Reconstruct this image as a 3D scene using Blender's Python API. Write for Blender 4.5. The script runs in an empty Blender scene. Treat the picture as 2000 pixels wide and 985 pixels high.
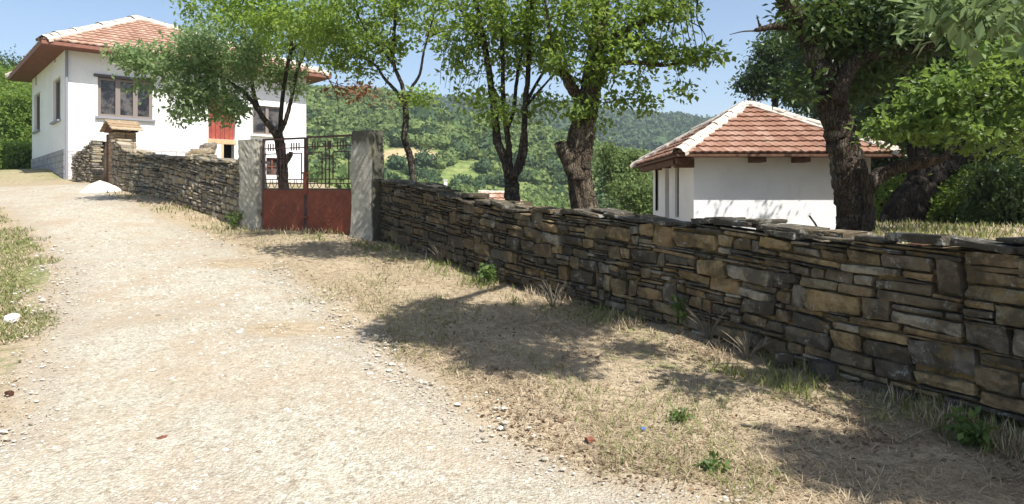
import bpy, math, random
import numpy as np
from mathutils import Vector, Matrix
R = math.radians
rng = np.random.default_rng(11)
random.seed(5)
sc = bpy.context.scene
C = sc.collection
F = 1400.0      # focal length in pixels of the 2000 px wide photograph
EYE = 1.6
HY = 395.0      # horizon row

# ------------------------------------------------------------------ camera, sky, sun, exposure
cam = bpy.data.cameras.new("camera"); cam_o = bpy.data.objects.new("camera", cam); C.objects.link(cam_o)
cam.sensor_width = 36; cam.lens = 36 * F / 2000; cam.shift_y = -(492.5 - HY) / 2000
cam.clip_start = 0.05; cam.clip_end = 5000
cam_o.location = (0, 0, EYE); cam_o.rotation_euler = (R(90), 0, 0)
sc.camera = cam_o
SUN = Vector((0.40, -0.43, 0.82)).normalized()
w = bpy.data.worlds.new("World"); sc.world = w; w.use_nodes = True
nt = w.node_tree; nt.nodes.clear()
sky = nt.nodes.new("ShaderNodeTexSky"); sky.sky_type = 'NISHITA'; sky.sun_disc = False
sky.sun_elevation = math.asin(SUN.z); sky.sun_rotation = math.atan2(SUN.x, SUN.y)
sky.air_density = 1.0; sky.dust_density = 1.6; sky.ozone_density = 1.3; sky.altitude = 300
bg = nt.nodes.new("ShaderNodeBackground"); bg.inputs[1].default_value = 0.105
out = nt.nodes.new("ShaderNodeOutputWorld")
nt.links.new(sky.outputs[0], bg.inputs[0]); nt.links.new(bg.outputs[0], out.inputs[0])
sl = bpy.data.lights.new("sun", 'SUN'); sl.energy = 5.0; sl.angle = R(0.53); sl.color = (1.0, 0.972, 0.925)
so = bpy.data.objects.new("sun", sl); C.objects.link(so); so.rotation_euler = SUN.to_track_quat('Z', 'Y').to_euler()
so.location = (8, -8, 30)
sc.view_settings.view_transform = 'Standard'; sc.view_settings.look = 'None'
sc.view_settings.exposure = 0.82; sc.view_settings.gamma = 1.0; sc.view_settings.use_curve_mapping = False
sc.render.engine = 'CYCLES'
sc.cycles.max_bounces = 6; sc.cycles.diffuse_bounces = 3; sc.cycles.glossy_bounces = 2
sc.cycles.transmission_bounces = 4; sc.cycles.transparent_max_bounces = 8; sc.cycles.caustics_reflective = False

# ------------------------------------------------------------------ helpers
def P(px, py, d):
    return np.array([(px - 1000) / F * d, d, EYE + (HY - py) / F * d])

def tag(o, label=None, cat=None, group=None, kind=None):
    if label: o["label"] = label
    if cat: o["category"] = cat
    if group: o["group"] = group
    if kind: o["kind"] = kind
    return o

def empty(name, loc=(0, 0, 0)):
    o = bpy.data.objects.new(name, None); C.objects.link(o); o.location = [float(v) for v in loc]
    o.empty_display_size = 0.2
    return o

def mesh_np(name, V, faces_arr, mat, parent=None, smooth=False, attrs=None):
    """V (n,3); faces_arr (m,k) array or list of such arrays"""
    V = np.asarray(V, dtype=np.float32)
    if not isinstance(faces_arr, list): faces_arr = [faces_arr]
    faces_arr = [np.asarray(f, dtype=np.int32) for f in faces_arr if len(f)]
    me = bpy.data.meshes.new(name)
    me.vertices.add(len(V)); me.vertices.foreach_set("co", V.ravel())
    loops = np.concatenate([f.ravel() for f in faces_arr])
    sizes = np.concatenate([np.full(len(f), f.shape[1], dtype=np.int32) for f in faces_arr])
    starts = np.concatenate([[0], np.cumsum(sizes)[:-1]]).astype(np.int32)
    me.loops.add(len(loops)); me.loops.foreach_set("vertex_index", loops)
    me.polygons.add(len(sizes)); me.polygons.foreach_set("loop_start", starts)
    me.polygons.foreach_set("use_smooth", np.full(len(sizes), smooth, dtype=bool))
    if attrs:
        for k, v in attrs.items():
            a = me.attributes.new(k, 'FLOAT', 'POINT'); a.data.foreach_set("value", np.asarray(v, dtype=np.float32))
    me.update(calc_edges=True); me.validate()
    if mat: me.materials.append(mat)
    o = bpy.data.objects.new(name, me); C.objects.link(o)
    if parent is not None:
        o.parent = parent
        o.matrix_parent_inverse = Matrix.Translation(-Vector(parent.location))
    return o

class MB:
    """collects shapes in world coordinates, builds them as one mesh"""
    def __init__(s): s.V = []; s.F = {}; s.n = 0
    def add(s, V, faces):
        V = np.asarray(V, dtype=float)
        for f in faces: s.F.setdefault(len(f), []).append([i + s.n for i in f])
        s.V.append(V); s.n += len(V)
    def addnp(s, V, Fa):
        s.F.setdefault(Fa.shape[1], []).extend((Fa + s.n).tolist()); s.V.append(V); s.n += len(V)
    def box(s, o, ax, ay, az):
        """o corner, three edge vectors"""
        o, ax, ay, az = (np.asarray(v, float) for v in (o, ax, ay, az))
        V = [o, o + ax, o + ax + ay, o + ay, o + az, o + ax + az, o + ax + ay + az, o + ay + az]
        s.add(V, [(0, 3, 2, 1), (4, 5, 6, 7), (0, 1, 5, 4), (1, 2, 6, 5), (2, 3, 7, 6), (3, 0, 4, 7)])
    def bar(s, a, b, w, h=None, up=(0, 0, 1)):
        a = np.asarray(a, float); b = np.asarray(b, float); h = h or w
        d = b - a; d /= np.linalg.norm(d) + 1e-9
        sx = np.cross(d, up)
        if np.linalg.norm(sx) < 1e-3: sx = np.cross(d, (1, 0, 0))
        sx /= np.linalg.norm(sx); sz = np.cross(sx, d)
        s.box(a - sx * w / 2 - sz * h / 2, sx * w, b - a, sz * h)
    def tube(s, pts, rad, n=8, cap=True, rough=0.0):
        pts = np.asarray(pts, float); m = len(pts); rad = np.broadcast_to(np.asarray(rad, float), (m,))
        T = np.gradient(pts, axis=0); T /= (np.linalg.norm(T, axis=1, keepdims=True) + 1e-9)
        u = np.cross(T[0], (0.31, 0.95, 0.1)); u /= np.linalg.norm(u) + 1e-9
        rings = []
        ang = np.linspace(0, 2 * np.pi, n, endpoint=False)
        for i in range(m):
            u = u - T[i] * np.dot(u, T[i]); u /= np.linalg.norm(u) + 1e-9
            v = np.cross(T[i], u)
            r = rad[i] * (1 + rough * rng.uniform(-1, 1, n)) if rough else rad[i] * np.ones(n)
            rings.append(pts[i] + r[:, None] * (np.cos(ang)[:, None] * u + np.sin(ang)[:, None] * v))
        V = np.concatenate(rings)
        i = np.arange(m - 1)[:, None] * n; j = np.arange(n)[None]; j2 = (j + 1) % n
        Fq = np.stack([i + j, i + j2, i + n + j2, i + n + j], -1).reshape(-1, 4)
        base = s.n
        s.addnp(V, Fq)
        if cap:
            s.F.setdefault(n, []).append([base + k for k in range(n)][::-1])
            s.F[n].append([base + (m - 1) * n + k for k in range(n)])
    def build(s, name, mat, parent=None, smooth=False):
        V = np.concatenate(s.V)
        return mesh_np(name, V, [np.array(f) for f in s.F.values()], mat, parent, smooth)

def h2(ix, iy, seed):
    n = (ix.astype(np.int64) * 374761393 + iy.astype(np.int64) * 668265263 + seed * 1442695041) & 0x7fffffff
    n = ((n ^ (n >> 13)) * 1274126177) & 0x7fffffff
    n = n ^ (n >> 16)
    return (n & 0xffff) / 65535.0
def vnoise(x, y, seed=0):
    ix = np.floor(x); iy = np.floor(y); fx = x - ix; fy = y - iy
    fx = fx * fx * (3 - 2 * fx); fy = fy * fy * (3 - 2 * fy)
    a = h2(ix, iy, seed); b = h2(ix + 1, iy, seed); c = h2(ix, iy + 1, seed); d = h2(ix + 1, iy + 1, seed)
    return (a * (1 - fx) + b * fx) * (1 - fy) + (c * (1 - fx) + d * fx) * fy - 0.5
def fbm(x, y, seed=0, oct=3):
    x = np.asarray(x, float); y = np.asarray(y, float); r = 0; a = 1
    for k in range(oct):
        r = r + a * vnoise(x * 2 ** k + 17 * k, y * 2 ** k - 9 * k, seed + k); a *= 0.5
    return r
def sstep(a, b, x):
    t = np.clip((x - a) / (b - a), 0, 1); return t * t * (3 - 2 * t)

def seg_dist(px, py, poly):
    """signed distance to polyline: positive on its right-hand side"""
    best = np.full(px.shape, 1e9); sg = np.zeros(px.shape)
    for (ax, ay), (bx, by) in zip(poly[:-1], poly[1:]):
        dx, dy = bx - ax, by - ay; L = dx * dx + dy * dy
        t = np.clip(((px - ax) * dx + (py - ay) * dy) / L, 0, 1)
        qx, qy = ax + t * dx, ay + t * dy
        d = np.hypot(px - qx, py - qy); cr = dx * (py - ay) - dy * (px - ax)
        m = d < best - 1e-7
        best = np.where(m, d, best); sg = np.where(m, -np.sign(cr), sg)
    return best * sg

# ------------------------------------------------------------------ terrain
WALL = [(3.95, 3.3), (3.39, 4.75), (2.61, 6.1), (1.63, 7.6), (0.0, 9.6), (-2.36, 12.8)]     # front face line, dry stone wall
GATE_R = np.array([-2.953, 13.0]); GATE_L = np.array([-5.077, 14.3])
LWALL = [(-5.45, 14.55), (-6.1, 15.25), (-7.4, 16.4), (-8.85, 17.75), (-10.6, 19.4), (-11.3, 20.2)]
BORDER = [(9, -60), (6.2, -8), (5.0, 0.5)] + [(x + .05, y) for x, y in WALL] + [(-2.9, 13.1), (-5.1, 14.4)] + LWALL + [(-12.6, 21.3), (-15.5, 25), (-30, 45), (-60, 80)]
ANCH = np.array([(-2.36, 12.8, .914), (0, 9.6, .469), (1.63, 7.6, .27), (2.61, 6.1, .14), (3.39, 4.75, .06), (-2.95, 13, .97), (-5.08, 14.3, 1.05),
    (-6.1, 15.3, 1.2), (-7.4, 16.5, 1.48), (-8.85, 17.7, 1.70), (-10.75, 19.3, 1.88), (-12.15, 20.5, 2.06), (-12.1, 17, 1.54), (-13.6, 19, 1.74),
    (-15, 21, 1.95), (-16.2, 22.6, 2.13), (-17, 25, 2.67), (-14.6, 23.5, 2.36), (-7.7, 11.4, .74), (-3.67, 5.1, .12), (-7.2, 14.4, 1.04), (-2, 6, .2),
    (-2, 9, .5), (-4, 11, .72), (0, 3.8, 0), (2.5, 3, .02), (0, 0, -.02), (-4, 3, 0), (3, 1, 0), (0, -10, -.3), (-8, 5, .15), (-10, 10, .65),
    (-20, 20, 1.9), (-30, 12, 1.0), (6, -3, 0), (-12, -5, -.1), (-3, 17, 1.3), (3, 12, .8), (8, 6, .4), (-20, 32, 2.9)])
def _tps_fit(A, lam=0.02):
    X = A[:, :2]; n = len(X)
    d = np.linalg.norm(X[:, None] - X[None], axis=2); K = np.where(d > 0, d ** 2 * np.log(d + 1e-9), 0) + lam * np.eye(n)
    Pm = np.c_[np.ones(n), X]
    M = np.block([[K, Pm], [Pm.T, np.zeros((3, 3))]])
    s = np.linalg.solve(M, np.r_[A[:, 2], 0, 0, 0]); return s
_S = _tps_fit(ANCH)
def z_out(x, y):
    x = np.asarray(x, float); y = np.asarray(y, float)
    r = _S[-3] + _S[-2] * x + _S[-1] * y
    for (ax, ay, _), wgt in zip(ANCH, _S[:-3]):
        d2 = (x - ax) ** 2 + (y - ay) ** 2
        r = r + wgt * 0.5 * d2 * np.log(d2 + 1e-9)
    return np.clip(r, -1.0, 3.2)
AT = [-200, 0, 100, 400, 600, 700, 800, 900, 1000, 1100, 1200, 1300, 1400, 1600, 2200]
PROF = [
 (50,  [350, 350, 350, 358, 372, 415, 445, 460, 468, 470, 470, 465, 455, 425, 405]),
 (110, [335, 335, 335, 340, 338, 350, 368, 385, 395, 402, 405, 405, 400, 390, 380]),
 (200, [240, 236, 236, 200, 186, 195, 211, 243, 266, 288, 310, 328, 335, 335, 325]),
 (300, [260, 256, 256, 215, 201, 212, 232, 262, 285, 305, 325, 340, 345, 345, 335]),
 (650, [260, 250, 240, 225, 222, 222, 215, 216, 219, 225, 234, 245, 254, 264, 275]),
 (900, [275, 265, 255, 240, 236, 236, 230, 231, 234, 240, 248, 258, 266, 275, 290]),
 (1800,[330] * 15)]
def height(x, y):
    x = np.asarray(x, float); y = np.asarray(y, float)
    zo = z_out(x, y)
    sd = seg_dist(x, y, BORDER)
    # inside the plots
    zr = 0.92 + 0.30 * sstep(0.44, 0.50, x / np.maximum(y, 1)) * sstep(5.5, 7.5, y)
    drop = sstep(12, 44, y) * 5.0 * sstep(0.33, 0.08, x / np.maximum(y, 1)) * sstep(-0.62, -0.16, x / np.maximum(y, 1))
    zr = zr - drop - 0.35 * sstep(13, 18, y) * sstep(2, 5, x)
    zl = np.clip(1.05 + 0.1 * (y - 14.0), 1.05, 2.35)
    zin = zr + (zl - zr) * sstep(-2.0, -6.0, x + 0.12 * (y - 14))
    zin = np.minimum(zin, np.where(x > -2.5, zo + 0.95, zin))
    z = zo + (zin - zo) * sstep(0.08, 0.42, sd)
    # far relief
    r = np.hypot(x, y); ang = np.arctan2(x, np.maximum(y, 1e-6)); ang = np.where(y <= 0, np.sign(x) * (np.pi / 2), ang)
    a = 1000 + F * np.tan(np.clip(ang, -0.95, 0.8)); dd = np.where(y > 0.55 * r, y, 0.7 * r)
    zf = []
    for rr, tb in PROF:
        zf.append(EYE + (HY - np.interp(a, AT, tb)) / F * rr * np.clip(np.cos(ang), 0.6, 1))
    far = np.zeros_like(z); rs = [p[0] for p in PROF]
    for k in range(len(rs) - 1):
        t = (r - rs[k]) / (rs[k + 1] - rs[k]); m = (t >= 0) & (t < 1) if k < len(rs) - 2 else (t >= 0)
        tt = np.clip(t, 0, 1); tt = tt * tt * (3 - 2 * tt)
        far = np.where(m, zf[k] * (1 - tt) + zf[k + 1] * tt, far)
    far = far + fbm(x / 35, y / 35, 3, 3) * np.clip((r - 60) / 60, 0, 1) * 5.0
    far = np.where(r < rs[0], zf[0], far)
    t = sstep(30, 55, r)
    z = z * (1 - t) + far * t
    back = sstep(-0.1, -0.5, y / np.maximum(r, 1)) * sstep(20, 60, r)
    z = z * (1 - back) + (-0.3) * back
    # small bumps on the ground nearby
    z = z + (fbm(x * 1.1, y * 1.1, 21, 3) * 0.035 + fbm(x * 6, y * 6, 31, 2) * 0.012) * (1 - sstep(30, 60, r))
    return z
def H(x, y): return float(height(np.array([x]), np.array([y]))[0])
def G(px, py):
    """ground point seen at a pixel of the outer ground"""
    d = 2.5
    for _ in range(4000):
        p = P(px, py, d)
        if p[2] <= float(z_out(p[0], p[1])): return p
        d += 0.02
    return p

right_px = [(1340, 985), (1180, 930), (1040, 870), (930, 800), (830, 740), (745, 675), (660, 600), (580, 545), (500, 500), (400, 455), (310, 418), (245, 392)]
left_px = [(-30, 860), (15, 760), (65, 660), (90, 590), (98, 540), (85, 490), (50, 445), (0, 408)]
road_r = [(9, -60), (4.5, -10), (2.6, 0.5)] + [tuple(G(*p)[:2]) for p in right_px] + [(-10.4, 19.0), (-11.7, 20.35), (-13.2, 21.6), (-17, 22.6), (-40, 26)]
road_l = [(-8, -60), (-5.2, -10), (-4.4, 0.5)] + [tuple(G(*p)[:2]) for p in left_px] + [(-15.5, 18.6), (-19, 19.4), (-40, 22)]
def road_d(x, y):
    """positive inside the road: metres from its nearer edge"""
    return np.minimum(-seg_dist(x, y, road_r), seg_dist(x, y, road_l))

# ------------------------------------------------------------------ materials
def nodes_of(name):
    m = bpy.data.materials.new(name); m.use_nodes = True
    t = m.node_tree; t.nodes.clear()
    o = t.nodes.new("ShaderNodeOutputMaterial")
    return m, t, o
class N:
    def __init__(s, t): s.t = t
    def n(s, typ, **kw):
        nd = s.t.nodes.new(typ)
        for k, v in kw.items(): setattr(nd, k, v)
        return nd
    def link(s, a, b): s.t.links.new(a, b)
    def setin(s, nd, key, v):
        if hasattr(v, "is_output"): s.link(v, nd.inputs[key])
        elif v is not None:
            if isinstance(v, (tuple, list)) and len(v) == 3 and nd.inputs[key].type == 'RGBA': v = (*v, 1)
            nd.inputs[key].default_value = v
    def noise(s, scale, detail=4, rough=0.6, vec=None, dist=0.0, col=False):
        nd = s.n("ShaderNodeTexNoise"); nd.inputs["Scale"].default_value = scale; nd.inputs["Detail"].default_value = detail
        nd.inputs["Roughness"].default_value = rough; nd.inputs["Distortion"].default_value = dist
        if vec is not None: s.link(vec, nd.inputs["Vector"])
        return nd.outputs["Color" if col else "Fac"]
    def voro(s, scale, vec=None, out="Distance", feature='F1'):
        nd = s.n("ShaderNodeTexVoronoi", feature=feature); nd.inputs["Scale"].default_value = scale
        if vec is not None: s.link(vec, nd.inputs["Vector"])
        return nd.outputs[out]
    def ramp(s, fac, stops, interp='LINEAR'):
        nd = s.n("ShaderNodeValToRGB"); cr = nd.color_ramp; cr.interpolation = interp
        while len(cr.elements) < len(stops): cr.elements.new(0.5)
        for e, (p, c) in zip(cr.elements, stops):
            e.position = p; e.color = (c, c, c, 1) if not isinstance(c, (tuple, list)) else (*c, 1)
        s.setin(nd, 0, fac); return nd.outputs[0]
    def mix(s, fac, a, b, mode='MIX'):
        nd = s.n("ShaderNodeMix", data_type='RGBA', blend_type=mode)
        s.setin(nd, 0, fac); s.setin(nd, 6, a); s.setin(nd, 7, b); return nd.outputs[2]
    def math(s, op, a, b=None, c=None, clamp=False):
        nd = s.n("ShaderNodeMath", operation=op, use_clamp=clamp); s.setin(nd, 0, a)
        if b is not None: s.setin(nd, 1, b)
        if c is not None: s.setin(nd, 2, c)
        return nd.outputs[0]
    def mapr(s, v, a, b, c=0.0, d=1.0):
        nd = s.n("ShaderNodeMapRange", interpolation_type='SMOOTHSTEP'); s.setin(nd, 0, v)
        for i, q in enumerate((a, b, c, d)): nd.inputs[i + 1].default_value = q
        return nd.outputs[0]
    def attr(s, name): return s.n("ShaderNodeAttribute", attribute_name=name).outputs["Fac"]
    def pos(s): return s.n("ShaderNodeNewGeometry").outputs["Position"]
    def scalev(s, v, sc_):
        nd = s.n("ShaderNodeMapping"); nd.inputs["Scale"].default_value = sc_; s.link(v, nd.inputs[0]); return nd.outputs[0]
    def island(s): return s.n("ShaderNodeNewGeometry").outputs["Random Per Island"]
    def bump(s, h, strength=0.5, dist=0.02, nrm=None):
        nd = s.n("ShaderNodeBump"); nd.inputs["Strength"].default_value = strength; nd.inputs["Distance"].default_value = dist
        s.link(h, nd.inputs["Height"])
        if nrm is not None: s.link(nrm, nd.inputs["Normal"])
        return nd.outputs[0]
    def bsdf(s, col, rough=0.9, spec=0.2, normal=None, metal=0.0):
        nd = s.n("ShaderNodeBsdfPrincipled"); s.setin(nd, "Base Color", col); s.setin(nd, "Roughness", rough)
        s.setin(nd, "Specular IOR Level", spec); s.setin(nd, "Metallic", metal)
        if normal is not None: s.link(normal, nd.inputs["Normal"])
        return nd.outputs[0]

M = {}
def ground_material():
    m, t, o = nodes_of("ground_gravel_and_grass"); b = N(t); p = b.pos()
    rd = b.attr("road"); gr = b.attr("green"); dist = b.attr("dist")
    n1 = b.noise(1.1, 5, 0.65, p); n2 = b.noise(5, 5, 0.7, p); n3 = b.noise(28, 4, 0.7, p); n4 = b.noise(110, 2, 0.6, p)
    v1 = b.voro(60, p, "Color"); v2 = b.voro(26, p, "Color")
    vs = b.n("ShaderNodeSeparateColor"); b.link(v1, vs.inputs[0]); vs2 = b.n("ShaderNodeSeparateColor"); b.link(v2, vs2.inputs[0])
    # pale crushed limestone road
    road = b.ramp(n2, [(0.28, (0.25, 0.205, 0.145)), (0.45, (0.36, 0.32, 0.245)), (0.62, (0.45, 0.41, 0.335)), (0.8, (0.52, 0.485, 0.41))])
    peb = b.ramp(vs.outputs[0], [(0.0, (0.15, 0.12, 0.09)), (0.18, (0.32, 0.285, 0.225)), (0.6, (0.43, 0.395, 0.325)), (1.0, (0.66, 0.63, 0.57))])
    road = b.mix(0.55, road, peb)
    peb2 = b.ramp(vs2.outputs[1], [(0.0, (0.15, 0.11, 0.075)), (0.14, (0.36, 0.31, 0.24)), (1.0, (0.60, 0.57, 0.50))])
    road = b.mix(0.35, road, peb2)
    dirt = b.ramp(n3, [(0.3, (0.26, 0.19, 0.125)), (0.7, (0.47, 0.37, 0.26))])
    road = b.mix(1.0, road, (0.95, 0.94, 0.895), 'MULTIPLY')
    road = b.mix(b.math('MULTIPLY', b.ramp(n1, [(0.45, 0.0), (0.66, 1.0)]), 0.7), road, dirt)
    # packed wheel strips and a browner crown, following the track
    rut = b.math('SINE', b.math('ADD', b.math('MULTIPLY', rd, 3.1), b.math('MULTIPLY', b.noise(0.7, 3, 0.6, p), 3.0)))
    road = b.mix(b.math('MULTIPLY', b.mapr(rut, -0.2, 0.9), 0.34), road, b.ramp(b.noise(16, 5, 0.7, p), [(0.3, (0.22, 0.18, 0.13)), (0.7, (0.40, 0.345, 0.27))]))
    # dry straw and earth
    straw = b.ramp(b.noise(9, 6, 0.75, b.scalev(p, (1, 1.6, 1))), [(0.25, (0.12, 0.08, 0.052)), (0.42, (0.27, 0.20, 0.13)), (0.56, (0.41, 0.32, 0.215)), (0.75, (0.55, 0.45, 0.31))])
    straw = b.mix(0.35, straw, b.ramp(n4, [(0.3, (0.14, 0.10, 0.06)), (0.7, (0.60, 0.52, 0.35))]))
    grn = b.ramp(b.noise(12, 5, 0.7, p), [(0.3, (0.075, 0.09, 0.03)), (0.5, (0.17, 0.18, 0.065)), (0.72, (0.33, 0.31, 0.14))])
    gm = b.mapr(b.math('ADD', gr, b.math('MULTIPLY', b.math('SUBTRACT', n2, 0.5), 1.6)), 0.25, 0.75)
    straw = b.mix(gm, straw, grn)
    rm = b.math('ADD', rd, b.math('MULTIPLY', b.math('SUBTRACT', n1, 0.5), 1.3))
    rm = b.math('ADD', rm, b.math('MULTIPLY', b.math('SUBTRACT', n3, 0.5), 0.5))
    rm = b.mapr(rm, -0.12, 0.28)
    col = b.mix(rm, straw, road)
    # far meadow and wooded ground
    fn = b.noise(0.05, 6, 0.65, p); fn2 = b.noise(0.6, 5, 0.7, p)
    far = b.ramp(fn2, [(0.3, (0.07, 0.105, 0.03)), (0.5, (0.14, 0.18, 0.055)), (0.72, (0.26, 0.27, 0.10))])
    clr = b.attr("clear")
    far = b.mix(b.mapr(clr, 0.35, 0.65), far, b.ramp(fn2, [(0.3, (0.30, 0.23, 0.12)), (0.7, (0.46, 0.37, 0.21))]))
    fo = b.ramp(fn2, [(0.3, (0.018, 0.036, 0.012)), (0.7, (0.045, 0.075, 0.025))])
    far = b.mix(b.mapr(dist, 280, 380), far, fo)
    col = b.mix(b.mapr(dist, 24, 40), col, far)
    hgt = b.math('ADD', b.math('MULTIPLY', b.voro(48, p), 0.7), b.math('MULTIPLY', n3, 0.6))
    hgt = b.math('ADD', hgt, b.math('MULTIPLY', b.voro(110, p), 0.35))
    nb = b.bump(hgt, 0.75, 0.022)
    b.link(b.bsdf(col, 0.95, 0.12, nb), o.inputs[0]); return m
M['ground'] = ground_material()

def leaf_material(name, c1, c2, trans=0.45, tcol=None, rough=0.5):
    m, t, o = nodes_of(name); b = N(t); p = b.pos()
    isl = b.island(); n = b.noise(0.9, 3, 0.6, p)
    k = b.math('ADD', b.math('MULTIPLY', isl, 0.55), b.math('MULTIPLY', n, 0.6), clamp=True)
    col = b.mix(b.mapr(k, 0.15, 0.95), c1, c2)
    pr = b.bsdf(col, rough, 0.35)
    tr = b.n("ShaderNodeBsdfTranslucent"); tc = tcol or (c2[0] * 1.5, c2[1] * 1.45, c2[2] * 0.8)
    b.link(b.mix(0.6, col, tc), tr.inputs[0])
    ms = b.n("ShaderNodeMixShader"); ms.inputs[0].default_value = trans
    b.link(pr, ms.inputs[1]); b.link(tr.outputs[0], ms.inputs[2]); b.link(ms.outputs[0], o.inputs[0]); return m
M['leaf_plum'] = leaf_material("leaf_fresh_green", (0.07, 0.13, 0.026), (0.20, 0.28, 0.06), 0.52, (0.42, 0.55, 0.08))
M['leaf_lime'] = leaf_material("leaf_lime_green", (0.11, 0.19, 0.03), (0.24, 0.34, 0.06), 0.55, (0.45, 0.60, 0.08))
M['leaf_dusty'] = leaf_material("leaf_dusty_green", (0.10, 0.165, 0.065), (0.26, 0.34, 0.16), 0.52, (0.42, 0.56, 0.2))
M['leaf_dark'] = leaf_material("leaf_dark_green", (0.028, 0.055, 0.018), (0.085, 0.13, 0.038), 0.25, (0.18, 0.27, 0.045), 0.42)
M['leaf_hazel'] = leaf_material("leaf_sunlit_hazel", (0.06, 0.115, 0.028), (0.17, 0.25, 0.06), 0.45, (0.30, 0.42, 0.07), 0.40)
M['leaf_walnut'] = leaf_material("leaf_shiny_pale", (0.075, 0.125, 0.045), (0.20, 0.27, 0.12), 0.4, (0.30, 0.40, 0.14), 0.3)
M['leaf_hill'] = leaf_material("leaf_scrub", (0.055, 0.10, 0.03), (0.185, 0.24, 0.07), 0.3, (0.26, 0.34, 0.09), 0.8)
M['leaf_wood'] = leaf_material("leaf_far_wood", (0.032, 0.062, 0.025), (0.075, 0.12, 0.045), 0.2, (0.14, 0.2, 0.06), 0.9)
M['leaf_dead'] = leaf_material("leaf_dead_rusty", (0.12, 0.055, 0.03), (0.26, 0.13, 0.06), 0.3, (0.3, 0.12, 0.05), 0.8)

def bark_material(name, c1, c2, c3=None, sc_=1.0):
    m, t, o = nodes_of(name); b = N(t); p = b.pos()
    n = b.noise(9 * sc_, 6, 0.7, b.scalev(p, (1, 1, 0.22)), 0.6); n2 = b.noise(45 * sc_, 3, 0.6, b.scalev(p, (1, 1, 0.4)))
    wv = b.noise(3.0, 3, 0.6, p, 0.0, True); vm = b.n('ShaderNodeVectorMath', operation='MULTIPLY_ADD'); b.link(wv, vm.inputs[0]); vm.inputs[1].default_value = (.25, .25, .25); b.link(p, vm.inputs[2])
    v = b.voro(22 * sc_, b.scalev(vm.outputs[0], (1.5, 1.5, 0.2)), feature='DISTANCE_TO_EDGE')
    col = b.ramp(n, [(0.3, c1), (0.7, c2)])
    if c3: col = b.mix(b.mapr(b.noise(3, 4, 0.7, p), 0.52, 0.66), col, c3)
    col = b.mix(b.mapr(v, 0.0, 0.14, 0.6, 0.0), col, tuple(k * 0.35 for k in c1))
    hh = b.math('ADD', b.math('MULTIPLY', b.mapr(v, 0.0, 0.16), 0.8), b.math('ADD', n, b.math('MULTIPLY', n2, 0.4)))
    b.link(b.bsdf(col, 0.95, 0.1, b.bump(hh, 1.0, 0.035)), o.inputs[0]); return m
M['bark'] = bark_material("bark_dark", (0.045, 0.035, 0.028), (0.11, 0.09, 0.072), (0.15, 0.14, 0.11))
M['bark_walnut'] = bark_material("bark_grey_brown", (0.05, 0.038, 0.028), (0.13, 0.10, 0.075), (0.20, 0.18, 0.145))
M['bark_ribbed'] = bark_material("bark_ribbed", (0.055, 0.042, 0.03), (0.17, 0.13, 0.095), (0.21, 0.18, 0.13), 1.3)
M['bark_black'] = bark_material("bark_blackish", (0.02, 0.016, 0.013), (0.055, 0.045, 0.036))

def stone_material(name, cols, lichen=0.55, dark=0.0):
    m, t, o = nodes_of(name); b = N(t); p = b.pos()
    isl = b.island()
    n = len(cols)
    base = b.ramp(isl, [(i / n, c) for i, c in enumerate(cols)], 'CONSTANT')
    nz = b.noise(14, 6, 0.7, p); nz2 = b.noise(60, 4, 0.65, p)
    base = b.mix(0.75, base, b.ramp(nz, [(0.25, 0.25), (0.5, 0.5), (0.8, 0.85)]), 'OVERLAY')
    # dark weathering crust and ochre iron staining in patches
    sx = b.n('ShaderNodeSeparateXYZ'); b.link(p, sx.inputs[0])
    old = b.math('MULTIPLY', b.mapr(sx.outputs[0], 2.2, -1.6), b.mapr(sx.outputs[0], -4.5, -2.8, 0.0, 0.14))
    crust = b.mapr(b.math('ADD', b.noise(3.2, 5, 0.72, p, 0.4), old), 0.42 - dark, 0.60 - dark)
    base = b.mix(b.math('MULTIPLY', crust, 0.72), base, (0.05, 0.040, 0.026))
    och = b.mapr(b.noise(5.5, 3, 0.6, b.scalev(p, (1, 1, 1.4))), 0.56, 0.68)
    base = b.mix(b.math('MULTIPLY', och, 0.45), base, (0.21, 0.135, 0.04))
    lic = b.mapr(b.math('ADD', b.noise(8, 6, 0.8, p), b.math('MULTIPLY', nz2, 0.15)), lichen + 0.10, lichen + 0.18)
    base = b.mix(b.math('MULTIPLY', lic, 0.75), base, (0.33, 0.33, 0.29))
    hh = b.math('ADD', nz, b.math('MULTIPLY', nz2, 0.45))
    b.link(b.bsdf(base, 0.92, 0.2, b.bump(hh, 0.9, 0.022)), o.inputs[0]); return m
M['stone'] = stone_material("dry_stone_sandstone", [(0.23, 0.20, 0.15), (0.15, 0.13, 0.10), (0.31, 0.23, 0.12), (0.21, 0.155, 0.09), (0.10, 0.085, 0.062), (0.31, 0.22, 0.11), (0.30, 0.26, 0.19), (0.22, 0.18, 0.11), (0.085, 0.073, 0.055), (0.27, 0.185, 0.095), (0.15, 0.12, 0.08), (0.22, 0.16, 0.085)])
M['stone_dark'] = stone_material("dry_stone_blackened", [(0.10, 0.09, 0.07), (0.13, 0.11, 0.08), (0.07, 0.065, 0.055), (0.18, 0.13, 0.075), (0.09, 0.085, 0.07), (0.15, 0.13, 0.10)], 0.52, 0.06)
M['rubble'] = stone_material("rubble_fieldstone", [(0.24, 0.20, 0.14), (0.30, 0.25, 0.17), (0.16, 0.14, 0.11), (0.36, 0.30, 0.21), (0.20, 0.17, 0.13), (0.27, 0.21, 0.13)], 0.5, -0.13)
M['brickstone'] = stone_material("warm_stone_blocks", [(0.36, 0.24, 0.14), (0.42, 0.29, 0.18), (0.30, 0.21, 0.13), (0.38, 0.30, 0.2)], 0.6, -0.2)

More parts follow.
